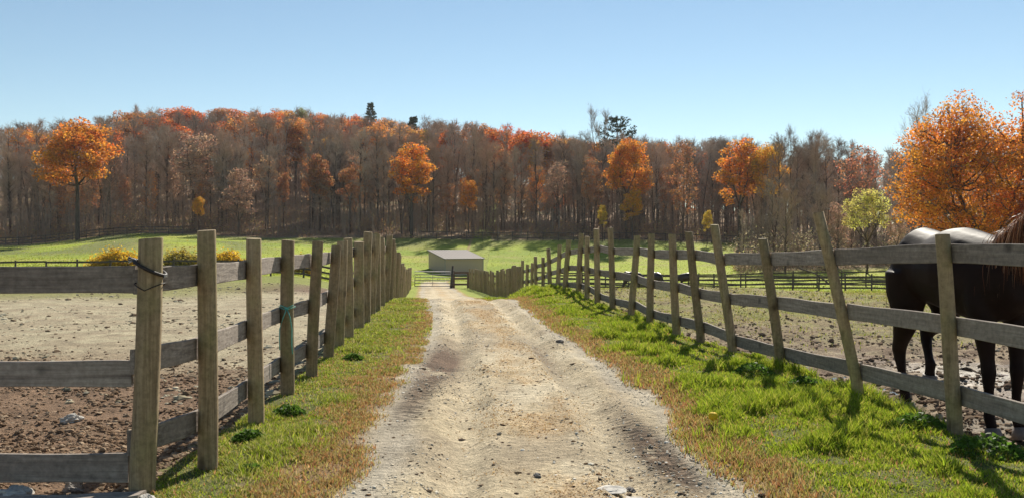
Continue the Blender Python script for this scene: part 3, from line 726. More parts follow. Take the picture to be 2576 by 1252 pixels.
# gate
def gate():
    Y = 75.0; xa = pxX(1042, Y); xb = pxX(1134, Y); g = min(gz(xa, Y), gz(xb, Y))
    t = thing('metal_gate', (xa, Y, g), 'pale tubular metal gate closing the far end of the dirt track', 'gate')
    w = xb - xa; H = 1.3
    mb = MB(); mb.tube([(.03, 0, .15), (.03, 0, H), (w - .05, 0, H - .02), (w - .05, 0, .15), (.03, 0, .15)], [.035] * 5, 8); mb.build('frame', M['metal'], t, True)
    for k in range(4):
        mb = MB(); z = .38 + .23 * k; mb.tube([(.03, 0, z), (w - .05, 0, z)], [.028] * 2, 8); mb.build('bar', M['metal'], t, True)
    mb = MB(); mb.tube([(w * .5, 0, .15), (w * .5, 0, H)], [.02] * 2, 6); mb.build('brace', M['metal'], t, True)
    o = thing('gate_post', (pxX(1137, Y), Y, g), 'tall dark wooden gate post at the right end of the metal gate', 'post')
    mb = MB(); mb.tube([(-.12, 0, -.3), (-.08, 0, 0), (.06, 0, 1.75)], [.11, .11, .085], 9); mb.build('shaft', M['farwood'], o, True)
gate()

# ------------------------------------------------------------------ shed
def shed():
    Y = 112.0; xa = pxX(1119, Y); b = rad(26)
    g = gz(xa, Y) - .05
    t = thing('shed', (xa, Y, pxZ(690, Y)), 'small grey-brown lean-to shed standing in the green meadow beyond the gate', 'shed', None, b)
    w = 4.9; D = 5.2; hf = 1.85; hb = 2.75
    def poly(pts, fs): m = MB(); m.v = pts; m.f = fs; return m
    th = .08
    def wall(nm, a, bb, ha, hb_, mat, nx, ny):
        m = poly([(a[0], a[1], -.6), (bb[0], bb[1], -.6), (bb[0], bb[1], hb_), (a[0], a[1], ha),
                  (a[0] + nx * th, a[1] + ny * th, -.6), (bb[0] + nx * th, bb[1] + ny * th, -.6), (bb[0] + nx * th, bb[1] + ny * th, hb_), (a[0] + nx * th, a[1] + ny * th, ha)],
                 [(0, 1, 2, 3), (7, 6, 5, 4), (0, 4, 5, 1), (1, 5, 6, 2), (2, 6, 7, 3), (3, 7, 4, 0)])
        return m.build(nm, mat, t)
    wall('wall', (0, 0), (w, 0), hf, hf, M['shedwall'], 0, 1)
    wall('wall', (0, D), (0, .082), hb, hf + .02, M['shedwall'], 1, 0)
    wall('wall', (w, .082), (w, D), hf + .02, hb, M['shedwall'], -1, 0)
    wall('wall', (w - .082, D), (.082, D), hb, hb, M['shedwall'], 0, -1)
    sl = (hb - hf) / D; o_ = .2
    m = MB()
    for dz in (.01, .09):
        for x, y in ((-o_, -o_), (w + o_, -o_), (w + o_, D + o_), (-o_, D + o_)): m.v.append((x, y, hf + sl * y + dz))
    for f in ((3, 2, 1, 0), (4, 5, 6, 7), (0, 1, 5, 4), (1, 2, 6, 5), (2, 3, 7, 6), (3, 0, 4, 7)): m.f.append(f)
    for k in range(13):   # standing seams
        x = -o_ + .1 + k * (w + 2 * o_ - .2) / 12; bse = len(m.v)
        for yy in (-o_ - .002, D + o_ + .002):
            for xx, zz in ((x - .02, .088), (x + .02, .088), (x + .012, .12), (x - .012, .12)): m.v.append((xx, yy, hf + sl * yy + zz))
        m.f += [(bse, bse+1, bse+5, bse+4), (bse+1, bse+2, bse+6, bse+5), (bse+2, bse+3, bse+7, bse+6), (bse+3, bse, bse+4, bse+7), (bse+3, bse+2, bse+1, bse), (bse+4, bse+5, bse+6, bse+7)]
    m.build('roof', M['shedroof'], t)
    for (x, y, h) in ((0, 0, hf), (w, 0, hf), (0, D, hb)):
        m = MB(); m.box(x - .03, x + .06, y - .03, y + .06, -.6, h - .03); m.build('corner_trim', M['shedtrim'], t)
shed()

# ------------------------------------------------------------------ trees
def rnd_dir(r, base, ang):
    a = r.uniform(0, 6.283); v = Vector(base).normalized()
    u = v.orthogonal().normalized(); w = v.cross(u)
    return (v * math.cos(ang) + (u * math.cos(a) + w * math.sin(a)) * math.sin(ang)).normalized()
def tree_data(seed, H=17, spread=3, first=.45, n1=15, n2=6, n3=5, r0=.17, up=.5, twl=1.3, sub=4, forks=1, shape='oval', tw=.022):
    """returns trunk MB, twig ribbons [(p,q,width)], leaf sites"""
    r = random.Random(seed); mb = MB(); twigs = []; sites = []
    trunks = []
    for fk in range(forks):
        P = []; a = r.uniform(0, 6.28) if forks == 1 else 6.28 * fk / forks + r.uniform(-.4, .4); dr = (.02 if forks == 1 else .16) * H
        for i in range(8):
            t = i / 7; bend = dr * t ** 1.6
            P.append(Vector((math.cos(a) * bend + .06 * r.uniform(-1, 1) * i * .4, math.sin(a) * bend + .06 * r.uniform(-1, 1) * i * .4, -.4 + (H * .96 + .4) * t)))
        R = [r0 * (1 - t / 7) ** .8 * (1.0 if forks == 1 else .8) + .018 for t in range(8)]
        mb.tube(P, R, 7); trunks.append((P, R))
    for P, R in trunks:
        for b in range(n1 // forks):
            t = first + (1 - first) * ((b + r.random()) / (n1 // forks)) ** .9; t = min(t, .97)
            s = t * 7; k = min(int(s), 6); p = P[k].lerp(P[k + 1], s - k)
            tt = (t - first) / (1 - first)
            if shape == 'oval': prof = math.sin(math.pi * min(.18 + tt * .78, 1)) ** .7
            elif shape == 'round': prof = math.sqrt(max(.08, 1 - (tt * 1.25 - .35) ** 2)) 
            elif shape == 'vase': prof = .55 + .6 * tt if tt < .75 else 1.0 - (tt - .75) * 1.6
            L = spread * prof * r.uniform(.75, 1.15); ang = rad(r.uniform(35, 62) - 18 * tt)
            d = rnd_dir(r, (0, 0, 1), ang); Q = [p]; rb = R[k] * .5 + .01
            for q in range(4):
                d = (d + Vector((0, 0, up * .16)) + Vector([r.uniform(-.16, .16) for _ in range(3)])).normalized(); Q.append(Q[-1] + d * L / 4)
            mb.tube(Q, [rb, rb * .75, rb * .5, rb * .35, .008], 4)
            for c in range(n2):
                s = r.uniform(.25, 1) * 4; k2 = min(int(s), 3); p2 = Q[k2].lerp(Q[k2 + 1], s - k2)
                d2 = rnd_dir(r, Q[k2 + 1] - Q[k2], rad(r.uniform(25, 60))); d2 = (d2 + Vector((0, 0, .25))).normalized(); L2 = max(.6, L * r.uniform(.25, .5))
                p3 = p2 + d2 * L2 * .5 ; d3 = (d2 + Vector([r.uniform(-.3, .3) for _ in range(3)]) + Vector((0, 0, .15))).normalized(); p4 = p3 + d3 * L2 * .5
                twigs.append((p2, p3, rb * .55 + .01)); twigs.append((p3, p4, rb * .35 + .008))
                for e in range(n3):
                    f = r.uniform(.2, 1); q0 = p2.lerp(p3, f * 2) if f < .5 else p3.lerp(p4, f * 2 - 1)
                    dd = rnd_dir(r, d3, rad(r.uniform(20, 60))); dd = (dd + Vector((0, 0, .2))).normalized(); l3 = twl * r.uniform(.5, 1)
                    q1 = q0 + dd * l3; twigs.append((q0, q1, tw)); sites.append((q0, q1))
                    for g in range(sub):
                        f2 = r.uniform(.2, .95); s0 = q0.lerp(q1, f2); de = rnd_dir(r, dd, rad(r.uniform(20, 50))); twigs.append((s0, s0 + de * l3 * r.uniform(.3, .6), tw * .7))
    return mb, twigs, sites
def twig_arrays(twigs, seed):
    r = np.random.default_rng(seed); A = np.array([tuple(t[0]) for t in twigs]); B = np.array([tuple(t[1]) for t in twigs]); W = np.array([t[2] for t in twigs])
    d = B - A; d /= np.linalg.norm(d, axis=1)[:, None] + 1e-9
    u = np.cross(d, r.normal(0, 1, d.shape)); u /= np.linalg.norm(u, axis=1)[:, None] + 1e-9
    w = np.cross(d, u); n = len(A); V = np.zeros((n, 4, 3))
    # slim three-sided spikes
    for j in range(3):
        a = 2 * math.pi * j / 3; V[:, j] = A + (u * math.cos(a) + w * math.sin(a)) * W[:, None]
    V[:, 3] = B
    b = (np.arange(n) * 4)[:, None]
    return V.reshape(-1, 3), np.concatenate([b + np.array(q) for q in ((0, 1, 3), (1, 2, 3), (2, 0, 3))], 0)
def leaf_arrays(sites, per, size, seed, clump=.3, keepf=None, droop=0):
    r = np.random.default_rng(seed); A = np.array([tuple(s[0]) for s in sites]); B = np.array([tuple(s[1]) for s in sites])
    k = np.repeat(np.arange(len(A)), per); t = r.uniform(.1, 1.1, len(k))[:, None]
    C = A[k] * (1 - t) + B[k] * t + r.normal(0, clump, (len(k), 3))
    if keepf is not None: C = C[keepf(C, r)]
    n = len(C); u = r.normal(0, 1, (n, 3)); u /= np.linalg.norm(u, axis=1)[:, None]
    v = np.cross(u, r.normal(0, 1, (n, 3))); v /= np.linalg.norm(v, axis=1)[:, None]
    s = size * r.uniform(.6, 1.35, n)[:, None]; w = np.cross(u, v)
    V = np.stack([C - u * s * .5, C + v * s * .34 + w * s * .08, C + u * s * .5, C - v * s * .34 + w * s * .08], 1)
    b = (np.arange(n) * 4)[:, None]
    return V.reshape(-1, 3), b + np.array([0, 1, 2, 3])
class TreeKind:
    def __init__(s, seed, leaf=None, twigmat='twig', barkmat='bark', **kw):
        mb, tw, si = tree_data(seed, **kw); s.H = kw.get('H', 17)
        me = bpy.data.meshes.new('trunk'); me.from_pydata(mb.v, [], mb.f); me.materials.append(M[barkmat]); me.update(); s.trunk = me
        s.tv, s.tf = twig_arrays(tw, seed); s.mbv = mb.v
        s.tw = np_mesh('branches', s.tv, s.tf, M[twigmat]); s.leaf = None
        if leaf:
            per, size, clump, keepf = leaf
            V, Fc = leaf_arrays(si, per, size, seed, clump, keepf); s.leaf = np_mesh('crown', V, Fc, M['leaf']); s.nleaf = len(Fc)
    def place(s, name, x, y, label, cat='tree', group=None, h=None, wx=1, rz=0, color=None, sink=0, tilt=0):
        t = thing(name, (x, y, gz(x, y) - sink), label, cat, group, rz); k = (h or s.H) / s.H
        t.scale = (k * wx, k * wx, k); t.rotation_euler[0] = tilt
        o = link('trunk', s.trunk, t); o2 = link('branches' if s.leaf else 'crown', s.tw, t)
        if s.leaf:
            o3 = link('crown', s.leaf, t); o3.color = (*color, 1)
        return t
class LobeKind(TreeKind):
    def __init__(s, seed, H=16, b=4.2, a=4.6, nl=46, lr=1.25, per=240, size=.28, r0=.22, sub=1, forks=3, squash=.72, low=-.75, twigs=10, lean=0):
        r = random.Random(seed); q = np.random.default_rng(seed); s.H = H; s.b = b; mb = MB(); tw = []
        cz = H - a; fork = max(cz - a * .75, H * .12)
        mb.tube([(0, 0, -.4), (lean * .2, .02, fork * .5), (lean * .5, 0, fork)], [r0 * 1.15, r0, r0 * .85], 8)
        limbs = []
        for f in range(forks):
            an = 6.28 * f / forks + r.uniform(-.4, .4); P = [Vector((lean * .5, 0, fork))]; tgt = Vector((math.cos(an) * b * .45, math.sin(an) * b * .45, cz + a * r.uniform(.3, .6)))
            for i in range(1, 6):
                t = i / 5; P.append(P[0].lerp(tgt, t) + Vector((math.cos(an) * b * .16 * math.sin(t * 3.1) + r.uniform(-.2, .2), math.sin(an) * b * .16 * math.sin(t * 3.1) + r.uniform(-.2, .2), 0)))
            R = [r0 * .62 * (1 - .15 * i) for i in range(6)]; mb.tube(P, R, 6); limbs.append(P)
        cs = []
        while len(cs) < nl:
            v = Vector((r.gauss(0, 1), r.gauss(0, 1), r.gauss(.15, 1))).normalized()
            if v.z < low: continue
            ra = r.uniform(.4, 1) ** .6 * (.72 + .5 * float(vnoise(v.x * 1.8 + seed * 3.1, v.y * 1.8 + v.z * 2.3 + seed, seed)))
            if vnoise(v.x * 2.6 + seed, v.y * 2.6 - v.z * 2.2, seed + 3) < .24: continue
            c = Vector((v.x * (b - lr * .8) * ra, v.y * (b - lr * .8) * ra, cz + v.z * (a - lr * .6) * ra))
            if all((c - d).length > lr * .75 for d, _ in cs) or r.random() < .12: cs.append((c, lr * r.uniform(.6, 1.2)))
        L = []
        for c, l in cs:
            P = min(limbs, key=lambda P: min((p - c).length + abs(p.z - c.z + 1) * .5 for p in P)); p0 = min(P, key=lambda p: (p - c).length + max(0, p.z - c.z + .6) * 2)
            m = p0.lerp(c, .5) + Vector((r.uniform(-.3, .3), r.uniform(-.3, .3), -.12 * (c - p0).length)); mb.tube([p0, m, c], [r0 * .28, r0 * .2, r0 * .1], 4); tw.extend([(P[0], p0, .02), (p0, m, .02), (m, c, .02)])
            for _ in range(twigs):
                d = Vector((r.gauss(0, 1), r.gauss(0, 1), r.gauss(.4, .8))).normalized() * l * r.uniform(.7, 1.15); d.z *= squash; tw.append((c, c + d, .03))
                for _ in range(sub): e = d * r.uniform(.4, .9); tw.append((c + e, c + e + Vector((r.gauss(0, .4), r.gauss(0, .4), r.gauss(.15, .3))) * l * .6, .016))
            n = max(4, int(per * (l / lr) ** 2)); d = q.normal(0, 1, (n, 3)); d /= np.linalg.norm(d, axis=1)[:, None]; rad_ = l * (.35 + .75 * q.uniform(0, 1, n) ** .6)
            bump_ = 1 + .35 * (fbm(d[:, 0] * 2 + len(L), d[:, 1] * 2 + d[:, 2] * 2, seed, 2) - .5)
            L.append(np.array(c) + d * (rad_ * bump_)[:, None] * np.array([1, 1, squash]))
        C = np.concatenate(L); n = len(C); u = q.normal(0, 1, (n, 3)); u /= np.linalg.norm(u, axis=1)[:, None]; v = np.cross(u, q.normal(0, 1, (n, 3))); v /= np.linalg.norm(v, axis=1)[:, None]; w_ = np.cross(u, v)
        z = size * q.uniform(.55, 1.3, n)[:, None]; V = np.stack([C - u * z * .5, C + v * z * .36 + w_ * z * .08, C + u * z * .5, C - v * z * .36 + w_ * z * .08], 1).reshape(-1, 3)
        me = bpy.data.meshes.new('trunk'); me.from_pydata(mb.v, [], mb.f); me.materials.append(M['bark']); me.update(); s.trunk = me; s.mbv = mb.v
        s.tv, s.tf = twig_arrays(tw, seed); s.tw = np_mesh('branches', s.tv, s.tf, M['twig']); s.leaf = np_mesh('crown', V, (np.arange(n) * 4)[:, None] + np.array([0, 1, 2, 3]), M['leaf'])
def patchy(seed, thr, sc=.35):
    def f(C, r):
        n = fbm(C[:, 0] * sc + C[:, 2] * .21 + seed, C[:, 1] * sc + C[:, 2] * sc, seed, 2); return n > thr
    return f
BARE = [TreeKind(100 + i, H=17, spread=2.5 + .3 * (i % 3), first=.24 + .06 * (i % 3), n1=22, n2=6, n3=5, r0=.15 + .03 * (i % 3), shape=('oval', 'vase')[i % 2], sub=4, forks=(1, 1, 2, 1, 1)[i % 5]) for i in range(5)]
FAR = [TreeKind(200 + i, H=16, spread=2.9, first=.25, n1=20, n2=5, n3=4, r0=.16, sub=2, tw=.034) for i in range(3)]
LEAFY = [LobeKind(300, H=16, b=4.6, a=5.2, nl=56), LobeKind(301, H=16, b=3.6, a=4.8, nl=34, per=170), LobeKind(302, H=16, b=3.1, a=5.8, nl=40, lr=1.1, per=200), LobeKind(303, H=16, b=4.4, a=4.9, nl=56, per=260)]
THIN = [LobeKind(330, H=16, b=3.4, a=6.2, nl=44, lr=1.2, per=75, size=.27, r0=.15, twigs=22, sub=2), LobeKind(331, H=16, b=3.6, a=5.6, nl=38, lr=1.25, per=60, size=.27, r0=.15, twigs=22, sub=2), LobeKind(332, H=16, b=3.2, a=7.2, nl=52, lr=1.1, per=70, size=.26, r0=.15, twigs=20, sub=2)]
ORANGE = (.72, .27, .045); ORED = (.66, .18, .045); GOLD = (.75, .39, .05); RUST = (.48, .21, .09); PINK = (.50, .29, .19); YEL = (.60, .42, .05); YG = (.40, .40, .05); OLIVE = (.30, .30, .08)

def distinct(px, ytop, W, Y, color, label, kind=None, h=None, name='maple_tree', cat='tree', wfac=1.0):
    x = pxX(px, Y); ztop = pxZ(ytop, Y); g = gz(x, Y); H = ztop - g
    kd = kind if kind is not None else LEAFY[int(px) % 4]
    k = H / kd.H; base_w = 2 * kd.b * k; want = W * Y / F
    return kd.place(name, x, Y, label, cat, None, H, max(.4, want / base_w) * wfac, (px * 1.7) % 6.28, color)
A = 'autumn_tree'
D = [
 (195, 287, 215, 146, ORANGE, 'broad bright orange tree with a dark trunk at the far left of the wood', LEAFY[0]),
 (465, 263, 170, 290, ORED, 'wide rust orange crown breaking the skyline above the left of the wood', LEAFY[0]),
 (590, 268, 110, 300, ORED, 'dark orange crown on the ridge, right of the widest skyline crown', LEAFY[3]),
 (345, 300, 110, 240, ORANGE, 'salmon orange crown between the big left orange tree and the widest skyline crown', LEAFY[3]),
 (435, 305, 90, 235, RUST, 'dull orange crown just below the widest skyline crown', LEAFY[1]),
 (490, 318, 135, 158, PINK, 'tall pinkish brown tree holding dry leaves in the left of the wood', THIN[0]),
 (700, 285, 105, 225, ORED, 'red orange tree high on the slope left of centre', LEAFY[3]),
 (650, 275, 70, 285, ORANGE, 'orange crown on the ridge above the red orange tree', LEAFY[0]),
 (625, 368, 60, 172, ORANGE, 'small flat orange crown floating among bare trees left of centre', LEAFY[1]),
 (757, 267, 50, 292, OLIVE, 'olive yellow treetop on the ridge left of centre', LEAFY[3]),
 (800, 280, 70, 280, ORANGE, 'orange crown on the ridge beside the olive yellow treetop', LEAFY[0]),
 (832, 331, 85, 195, GOLD, 'golden orange crown in the middle of the slope left of the lone pine', LEAFY[3]),
 (805, 380, 70, 160, RUST, 'slim pinkish orange tree in front of the bare trunks left of centre', LEAFY[2]),
 (880, 410, 75, 158, RUST, 'low rust coloured crown right of the slim pinkish orange tree', LEAFY[1]),
 (893, 283, 50, 285, ORED, 'small red orange crown on the ridge just left of the lone pine', LEAFY[0]),
 (940, 318, 140, 200, PINK, 'pale brown dry-leaved tree below the lone pine', THIN[1]),
 (1065, 320, 60, 205, YG, 'yellow green tree on the slope near the centre', LEAFY[3]),
 (1122, 321, 75, 200, ORED, 'round red orange crown next to the yellow green tree', LEAFY[0]),
 (1035, 355, 118, 150, ORANGE, 'tall orange to golden tree at the front edge of the wood near the centre', LEAFY[2]),
 (1215, 305, 80, 215, RUST, 'rust orange crown on the falling skyline right of centre', LEAFY[3]),
 (1302, 318, 62, 225, ORED, 'small orange crown on the skyline right of centre', LEAFY[0]),
 (1178, 448, 55, 150, ORANGE, 'low orange tree among dark trunks above the shed', LEAFY[1]),
 (600, 420, 95, 150, PINK, 'pale pinkish brown tree with dry leaves down to the ground, left of centre', THIN[2]),
 (500, 490, 36, 148, GOLD, 'very small golden tree at the foot of the wood on the left', LEAFY[3]),
 (1575, 341, 128, 150, ORANGE, 'large bright orange tree in front of the spreading pine', LEAFY[0]),
 (1590, 470, 62, 147, GOLD, 'low golden orange tree below the large bright orange tree', LEAFY[2]),
 (1488, 382, 70, 155, RUST, 'thin rust orange tree left of the large bright orange tree', THIN[0]),
 (1405, 392, 80, 155, PINK, 'thin pale brown tree with dry leaves right of centre', THIN[1]),
 (1345, 345, 50, 190, GOLD, 'small golden crown on the skyline right of centre', LEAFY[2]),
 (1718, 348, 82, 150, RUST, 'brownish orange tree between the two large orange trees right of centre', THIN[2]),
 (1860, 338, 120, 142, ORANGE, 'left half of the large orange tree pair right of centre', LEAFY[2]),
 (1925, 350, 115, 141, GOLD, 'golden orange tree forming the right half of the pair right of centre', LEAFY[3]),
 (1515, 512, 26, 146, YEL, 'very slim yellow tree at the foot of the wood behind the right fence', LEAFY[2]),
 (1778, 525, 28, 143, YEL, 'very slim golden tree at the foot of the wood behind the leaning posts', LEAFY[2]),
 (2165, 350, 145, 128, (.6, .24, .13), 'reddish orange arching tree between bare trees on the right', THIN[1]),
 (2105, 500, 80, 105, PINK, 'brownish small tree left of the yellow green tree', THIN[0]),
 (2255, 520, 70, 100, PINK, 'brownish small tree right of the yellow green tree', THIN[1]),
]
for px, yt, W, Y, c, lab, kd in D: distinct(px, yt, W, Y, c, lab, kd, name=A)
# big orange tree and its neighbours on the right
BIG = LobeKind(401, H=15.6, b=6.9, a=7.3, nl=170, lr=1.35, per=330, size=.19, r0=.36, forks=5, low=-.95, twigs=9, squash=.8)
BIG.place('maple_tree', pxX(2478, 76), 76, 'huge golden orange tree filling the right of the photo behind the horse', 'tree', None, pxZ(240, 76) - gz(pxX(2478, 76), 76) + .6, 1.06, 1.1, (.76, .285, .045))
BIG.place('maple_tree', pxX(2680, 70), 70, 'red orange tree cut off by the right edge of the photo', 'tree', None, 9.5, .95, 2.6, (.62, .14, .035))
SM = LobeKind(407, H=8.8, b=3.1, a=3.3, nl=54, lr=.78, per=120, size=.15, r0=.10, forks=5, low=-.45, twigs=14)
SM.place('willow_tree', pxX(2181, 96), 96, 'small rounded yellow green tree standing alone in front of the brush on the right', 'tree', None, pxZ(458, 96) - gz(pxX(2181, 96), 96), .95, .4, (.70, .62, .16))
# bare trees that stand out
BP = [TreeKind(410 + i, H=15, spread=4.2, first=.2, n1=20, n2=8, n3=6, r0=.2, sub=3, shape='vase', twigmat=('twig', 'palebark')[i % 2], tw=.018, forks=(1, 2)[i % 2]) for i in range(2)]
def bare(px, yt, Y, W, lab, kd): 
    x = pxX(px, Y); g = gz(x, Y); H = pxZ(yt, Y) - g; kd.place('bare_tree', x, Y, lab, 'tree', None, H, max(.35, (W * Y / F) / (8.4 * H / kd.H)), px % 6)
bare(1990, 340, 128, 85, 'tall bare tree standing out on the skyline right of the golden orange tree', BARE[1])
bare(2050, 360, 124, 75, 'bare tree on the skyline between the tall bare tree and the reddish arching tree', BARE[0])
bare(2318, 300, 112, 110, 'bare grey tree rising just left of the huge orange tree', BP[0])
bare(1510, 285, 172, 95, 'bare treetop rising above the wood beside the spreading pine', BARE[2])
bare(1945, 470, 108, 130, 'pale grey bare tree spreading low in front of the orange pair', BP[1])
bare(345, 268, 270, 60, 'thin bare treetop above the skyline left of the widest crown', BARE[0])
# pines
def pine(px, yt, W, Y, label, upturn=.4, seed=1, dens=1.0, first=.35, nl=17):
    x = pxX(px, Y); g = gz(x, Y); H = pxZ(yt, Y) - g; r = random.Random(seed); mb = MB(); tw = []; si = []
    mb.tube([(0, 0, -.3), (.05, 0, H * .5), (0, 0, H)], [.3, .2, .03], 7); hw = W * Y / F / 2
    for l in range(nl):
        t = first + (1 - first) * l / nl; L = hw * (1 - (t - first) / (1 - first)) ** (.62 if upturn > .5 else 1.0) * r.uniform(.6, 1.15) + .12
        for q in range(6):
            a = r.uniform(0, 6.28); P = [Vector((0, 0, H * t))]
            for s in range(4): P.append(P[-1] + Vector((math.cos(a), math.sin(a), upturn * (s * .35 - .1))) * L / 4)
            mb.tube(P, [.06, .045, .03, .02, .008], 4)
            for c in range(int(16 * dens)):
                f = r.uniform(.3, 1) * 4; k = min(int(f), 3); p = P[k].lerp(P[k + 1], f - k); d = Vector((math.cos(a) + r.uniform(-.9, .9), math.sin(a) + r.uniform(-.9, .9), r.uniform(.0, .6))).normalized()
                si.append((p, p + d * .6))
    t = thing('pine_tree', (x, Y, g), label, 'pine tree')
    mb.build('trunk', M['bark'], t)
    V, Fc = leaf_arrays(si, 7, .34, seed, .12); o = link('crown', np_mesh('crown', V, Fc, M['needle']), t); o.color = (.055, .085, .045, 1)
pine(1552, 290, 125, 176, 'dark pine with upturned spreading branches on the skyline right of centre', 1.5, 1, .55, .58, 9)
pine(932, 256, 80, 300, 'lone dark pine top standing above the ridge near the centre', .3, 2, 1, .3)
pine(1040, 292, 95, 235, 'dark green pine on the slope left of the yellow green tree', .3, 3, 1.2, .3)
pine(875, 325, 80, 240, 'dark green pine half hidden on the slope below the ridge', .2, 4, 1, .3)
# the mass of bare trees, each its own object
SKX = [-200,0,100,200,330,400,550,740,860,1000,1150,1300,1430,1600,1750,1900,2000,2100,2200,2330,2600,3000]; SKY_ = [315,312,310,300,285,285,280,282,290,298,303,330,345,350,355,360,385,400,395,345,400,400]
def fit_h(x, Y, rnd, lo=8, hi=20):
    px = CX + F * x / Y; return max(lo, min(hi, pxZ(np.interp(px, SKX, SKY_) + rnd, Y) - float(base_z(x, Y))))
GB = 'bare grey-brown trees of the wood'
cnt = 0; rr = random.Random(21); occ = []
def in_wood(x, y):
    return True
lab_front = 'slender bare grey-brown tree among many at the front of the wood'
lab_back = 'slender bare grey-brown tree among many on the wooded slope'
while cnt < 165:
    u = rr.uniform(-.60, .36); Y = 157 + 18 * rr.random() ** 1.2
    if u > .27: Y -= 24
    x = u * Y; H = rr.uniform(13.5, 16.5) if u > .05 else rr.uniform(13, 16.5)
    if u < -.42: H -= .5
    kd = BARE[rr.randrange(5)]
    kd.place('bare_tree', x, Y, lab_front, 'tree', GB, H, rr.uniform(.8, 1.15), rr.uniform(0, 6.28)); cnt += 1
for k in range(118):
    u = rr.uniform(-.60, .42); Y = rr.uniform(172, 250)
    if u > .27: Y -= 40
    x = u * Y; H = rr.uniform(12.5, 15.5) if u < .12 else rr.uniform(9, 12)
    if u > .2: H = rr.uniform(11, 14)
    FAR[rr.randrange(3)].place('bare_tree', x, Y, lab_back, 'tree', GB, fit_h(x, Y, rr.uniform(-8, 25), 10, 18), rr.uniform(.9, 1.25), rr.uniform(0, 6.28))
# dry-leaved trees mixed in
GD = 'dry-leaved brown trees scattered in the wood'
for k in range(105):
    u = rr.uniform(-.58, .30); Y = rr.uniform(156, 235); c = rr.choice([PINK, RUST, (.50, .28, .15), (.45, .30, .17), (.58, .29, .14), (.55, .25, .10)])
    THIN[rr.randrange(3)].place('brown_leaved_tree', u * Y, Y, 'thin tree with sparse dry brown leaves among the bare trees', 'tree', GD, rr.uniform(9, 15), rr.uniform(.7, 1.1), rr.uniform(0, 6.28), c)
GO = 'rust and orange crowns scattered through the wood'
for k in range(96):
    px = rr.uniform(60, 1400) if k < 72 else rr.uniform(1300, 2150); Y = (rr.uniform(195, 300) if k % 4 else rr.uniform(156, 190)) if px < 1300 else rr.uniform(160, 200); x = pxX(px, Y); c = rr.choice([ORANGE, ORED, (.62, .25, .07), RUST, (.66, .30, .08), (.55, .22, .07)])
    H = fit_h(x, Y, rr.uniform(-14, 26), 9, 19); near = Y < 192
    if near: H = rr.uniform(7, 13)
    rr.choice([THIN[0], THIN[1], THIN[2], LEAFY[2]] if near else [LEAFY[0], LEAFY[3], LEAFY[1], THIN[0]]).place('autumn_tree', x, Y, 'rust or orange crown among the other coloured crowns scattered through the wood', 'tree', GO, H, rr.uniform(.7, 1.0) if near else rr.uniform(.9, 1.5), rr.uniform(0, 6), c)
# brush trees on the right in front of the wood
GR_ = 'grey brush trees at the right edge of the meadow'
for k in range(46):
    u = rr.uniform(.235, .56); Y = rr.uniform(98, 128)
    if u < .26: Y = rr.uniform(112, 140)
    if abs(u * F + CX - 2181) < 60 and Y < 104: Y = 110
    kd = BP[rr.randrange(2)] if rr.random() < .6 else BARE[rr.randrange(5)]
    kd.place('brush_tree', u * Y, Y, 'low bare tree in the grey brush behind the meadow on the right', 'tree', GR_, rr.uniform(4.5, 8.5), rr.uniform(.7, 1.1), rr.uniform(0, 6.28))
# ridge mass and understorey: one object each
def woods_mass():
    ks = [TreeKind(500 + i, H=16, spread=3.0, first=.15, n1=18, n2=5, n3=3, r0=.16, sub=1, tw=.045) for i in range(3)]
    VV = []; FF = []; off = 0; r = np.random.default_rng(5)
    for i in range(880):
        u = r.uniform(-.64, .68); Y = r.uniform(200, 335)
        if i % 3 == 0: Y = r.uniform(265, 335)
        if u > .27 and i % 2: Y = r.uniform(132, 200)
        x = u * Y; kd = ks[i % 3]; k = fit_h(x, Y, r.uniform(0, 28), 9, 19) / 16; a = r.uniform(0, 6.28); wx = k * r.uniform(1.0, 1.35)
        if i % 2: k *= r.uniform(.75, 1)
        V = np.concatenate([kd.tv, np.array([(-.2, 0, 0), (.2, 0, 0), (0, .2, 0), (0, 0, 13)])]) * np.array([wx, wx, k]); ca, sa = math.cos(a), math.sin(a)
        V = np.stack([V[:, 0] * ca - V[:, 1] * sa, V[:, 0] * sa + V[:, 1] * ca, V[:, 2]], 1) + np.array([x, Y, float(base_z(x, Y)) - .2])
        nt_ = len(kd.tv); T = np.array([(0, 1, 3), (1, 2, 3), (2, 0, 3)]) + nt_
        VV.append(V); FF.append(kd.tf + off); FF.append(T + off); off += len(V)
    o = link('distant_wood', np_mesh('distant_wood', np.concatenate(VV), np.concatenate(FF), M['twig'])); tag(o, 'grey-brown mass of bare treetops covering the hill', 'wood', kind='stuff')
    tw = []
    for i in range(3000):
        u = r.uniform(-.62, .30); Y = 151 + 45 * r.random() ** 1.4
        if u > .25: Y -= 22
        x = u * Y; h = r.uniform(3, 9.5); b = Vector((x, Y, float(base_z(x, Y)) - .3)); tp = b + Vector((r.normal(0, .35), r.normal(0, .35), h)); tw.append((b, tp, r.uniform(.03, .06)))
        for q in range(9):
            f = r.uniform(.3, .95); p = b.lerp(tp, f); a = r.uniform(0, 6.28); l = (1 - f * .6) * h * .28; tw.append((p, p + Vector((math.cos(a) * l, math.sin(a) * l, l * r.uniform(.4, 1.2))), .024))
    V, Fc = twig_arrays(tw, 8); o = link('saplings', np_mesh('saplings', V, Fc, M['twig'])); tag(o, 'thicket of thin bare saplings between the trunks of the wood', 'saplings', kind='stuff')
woods_mass()
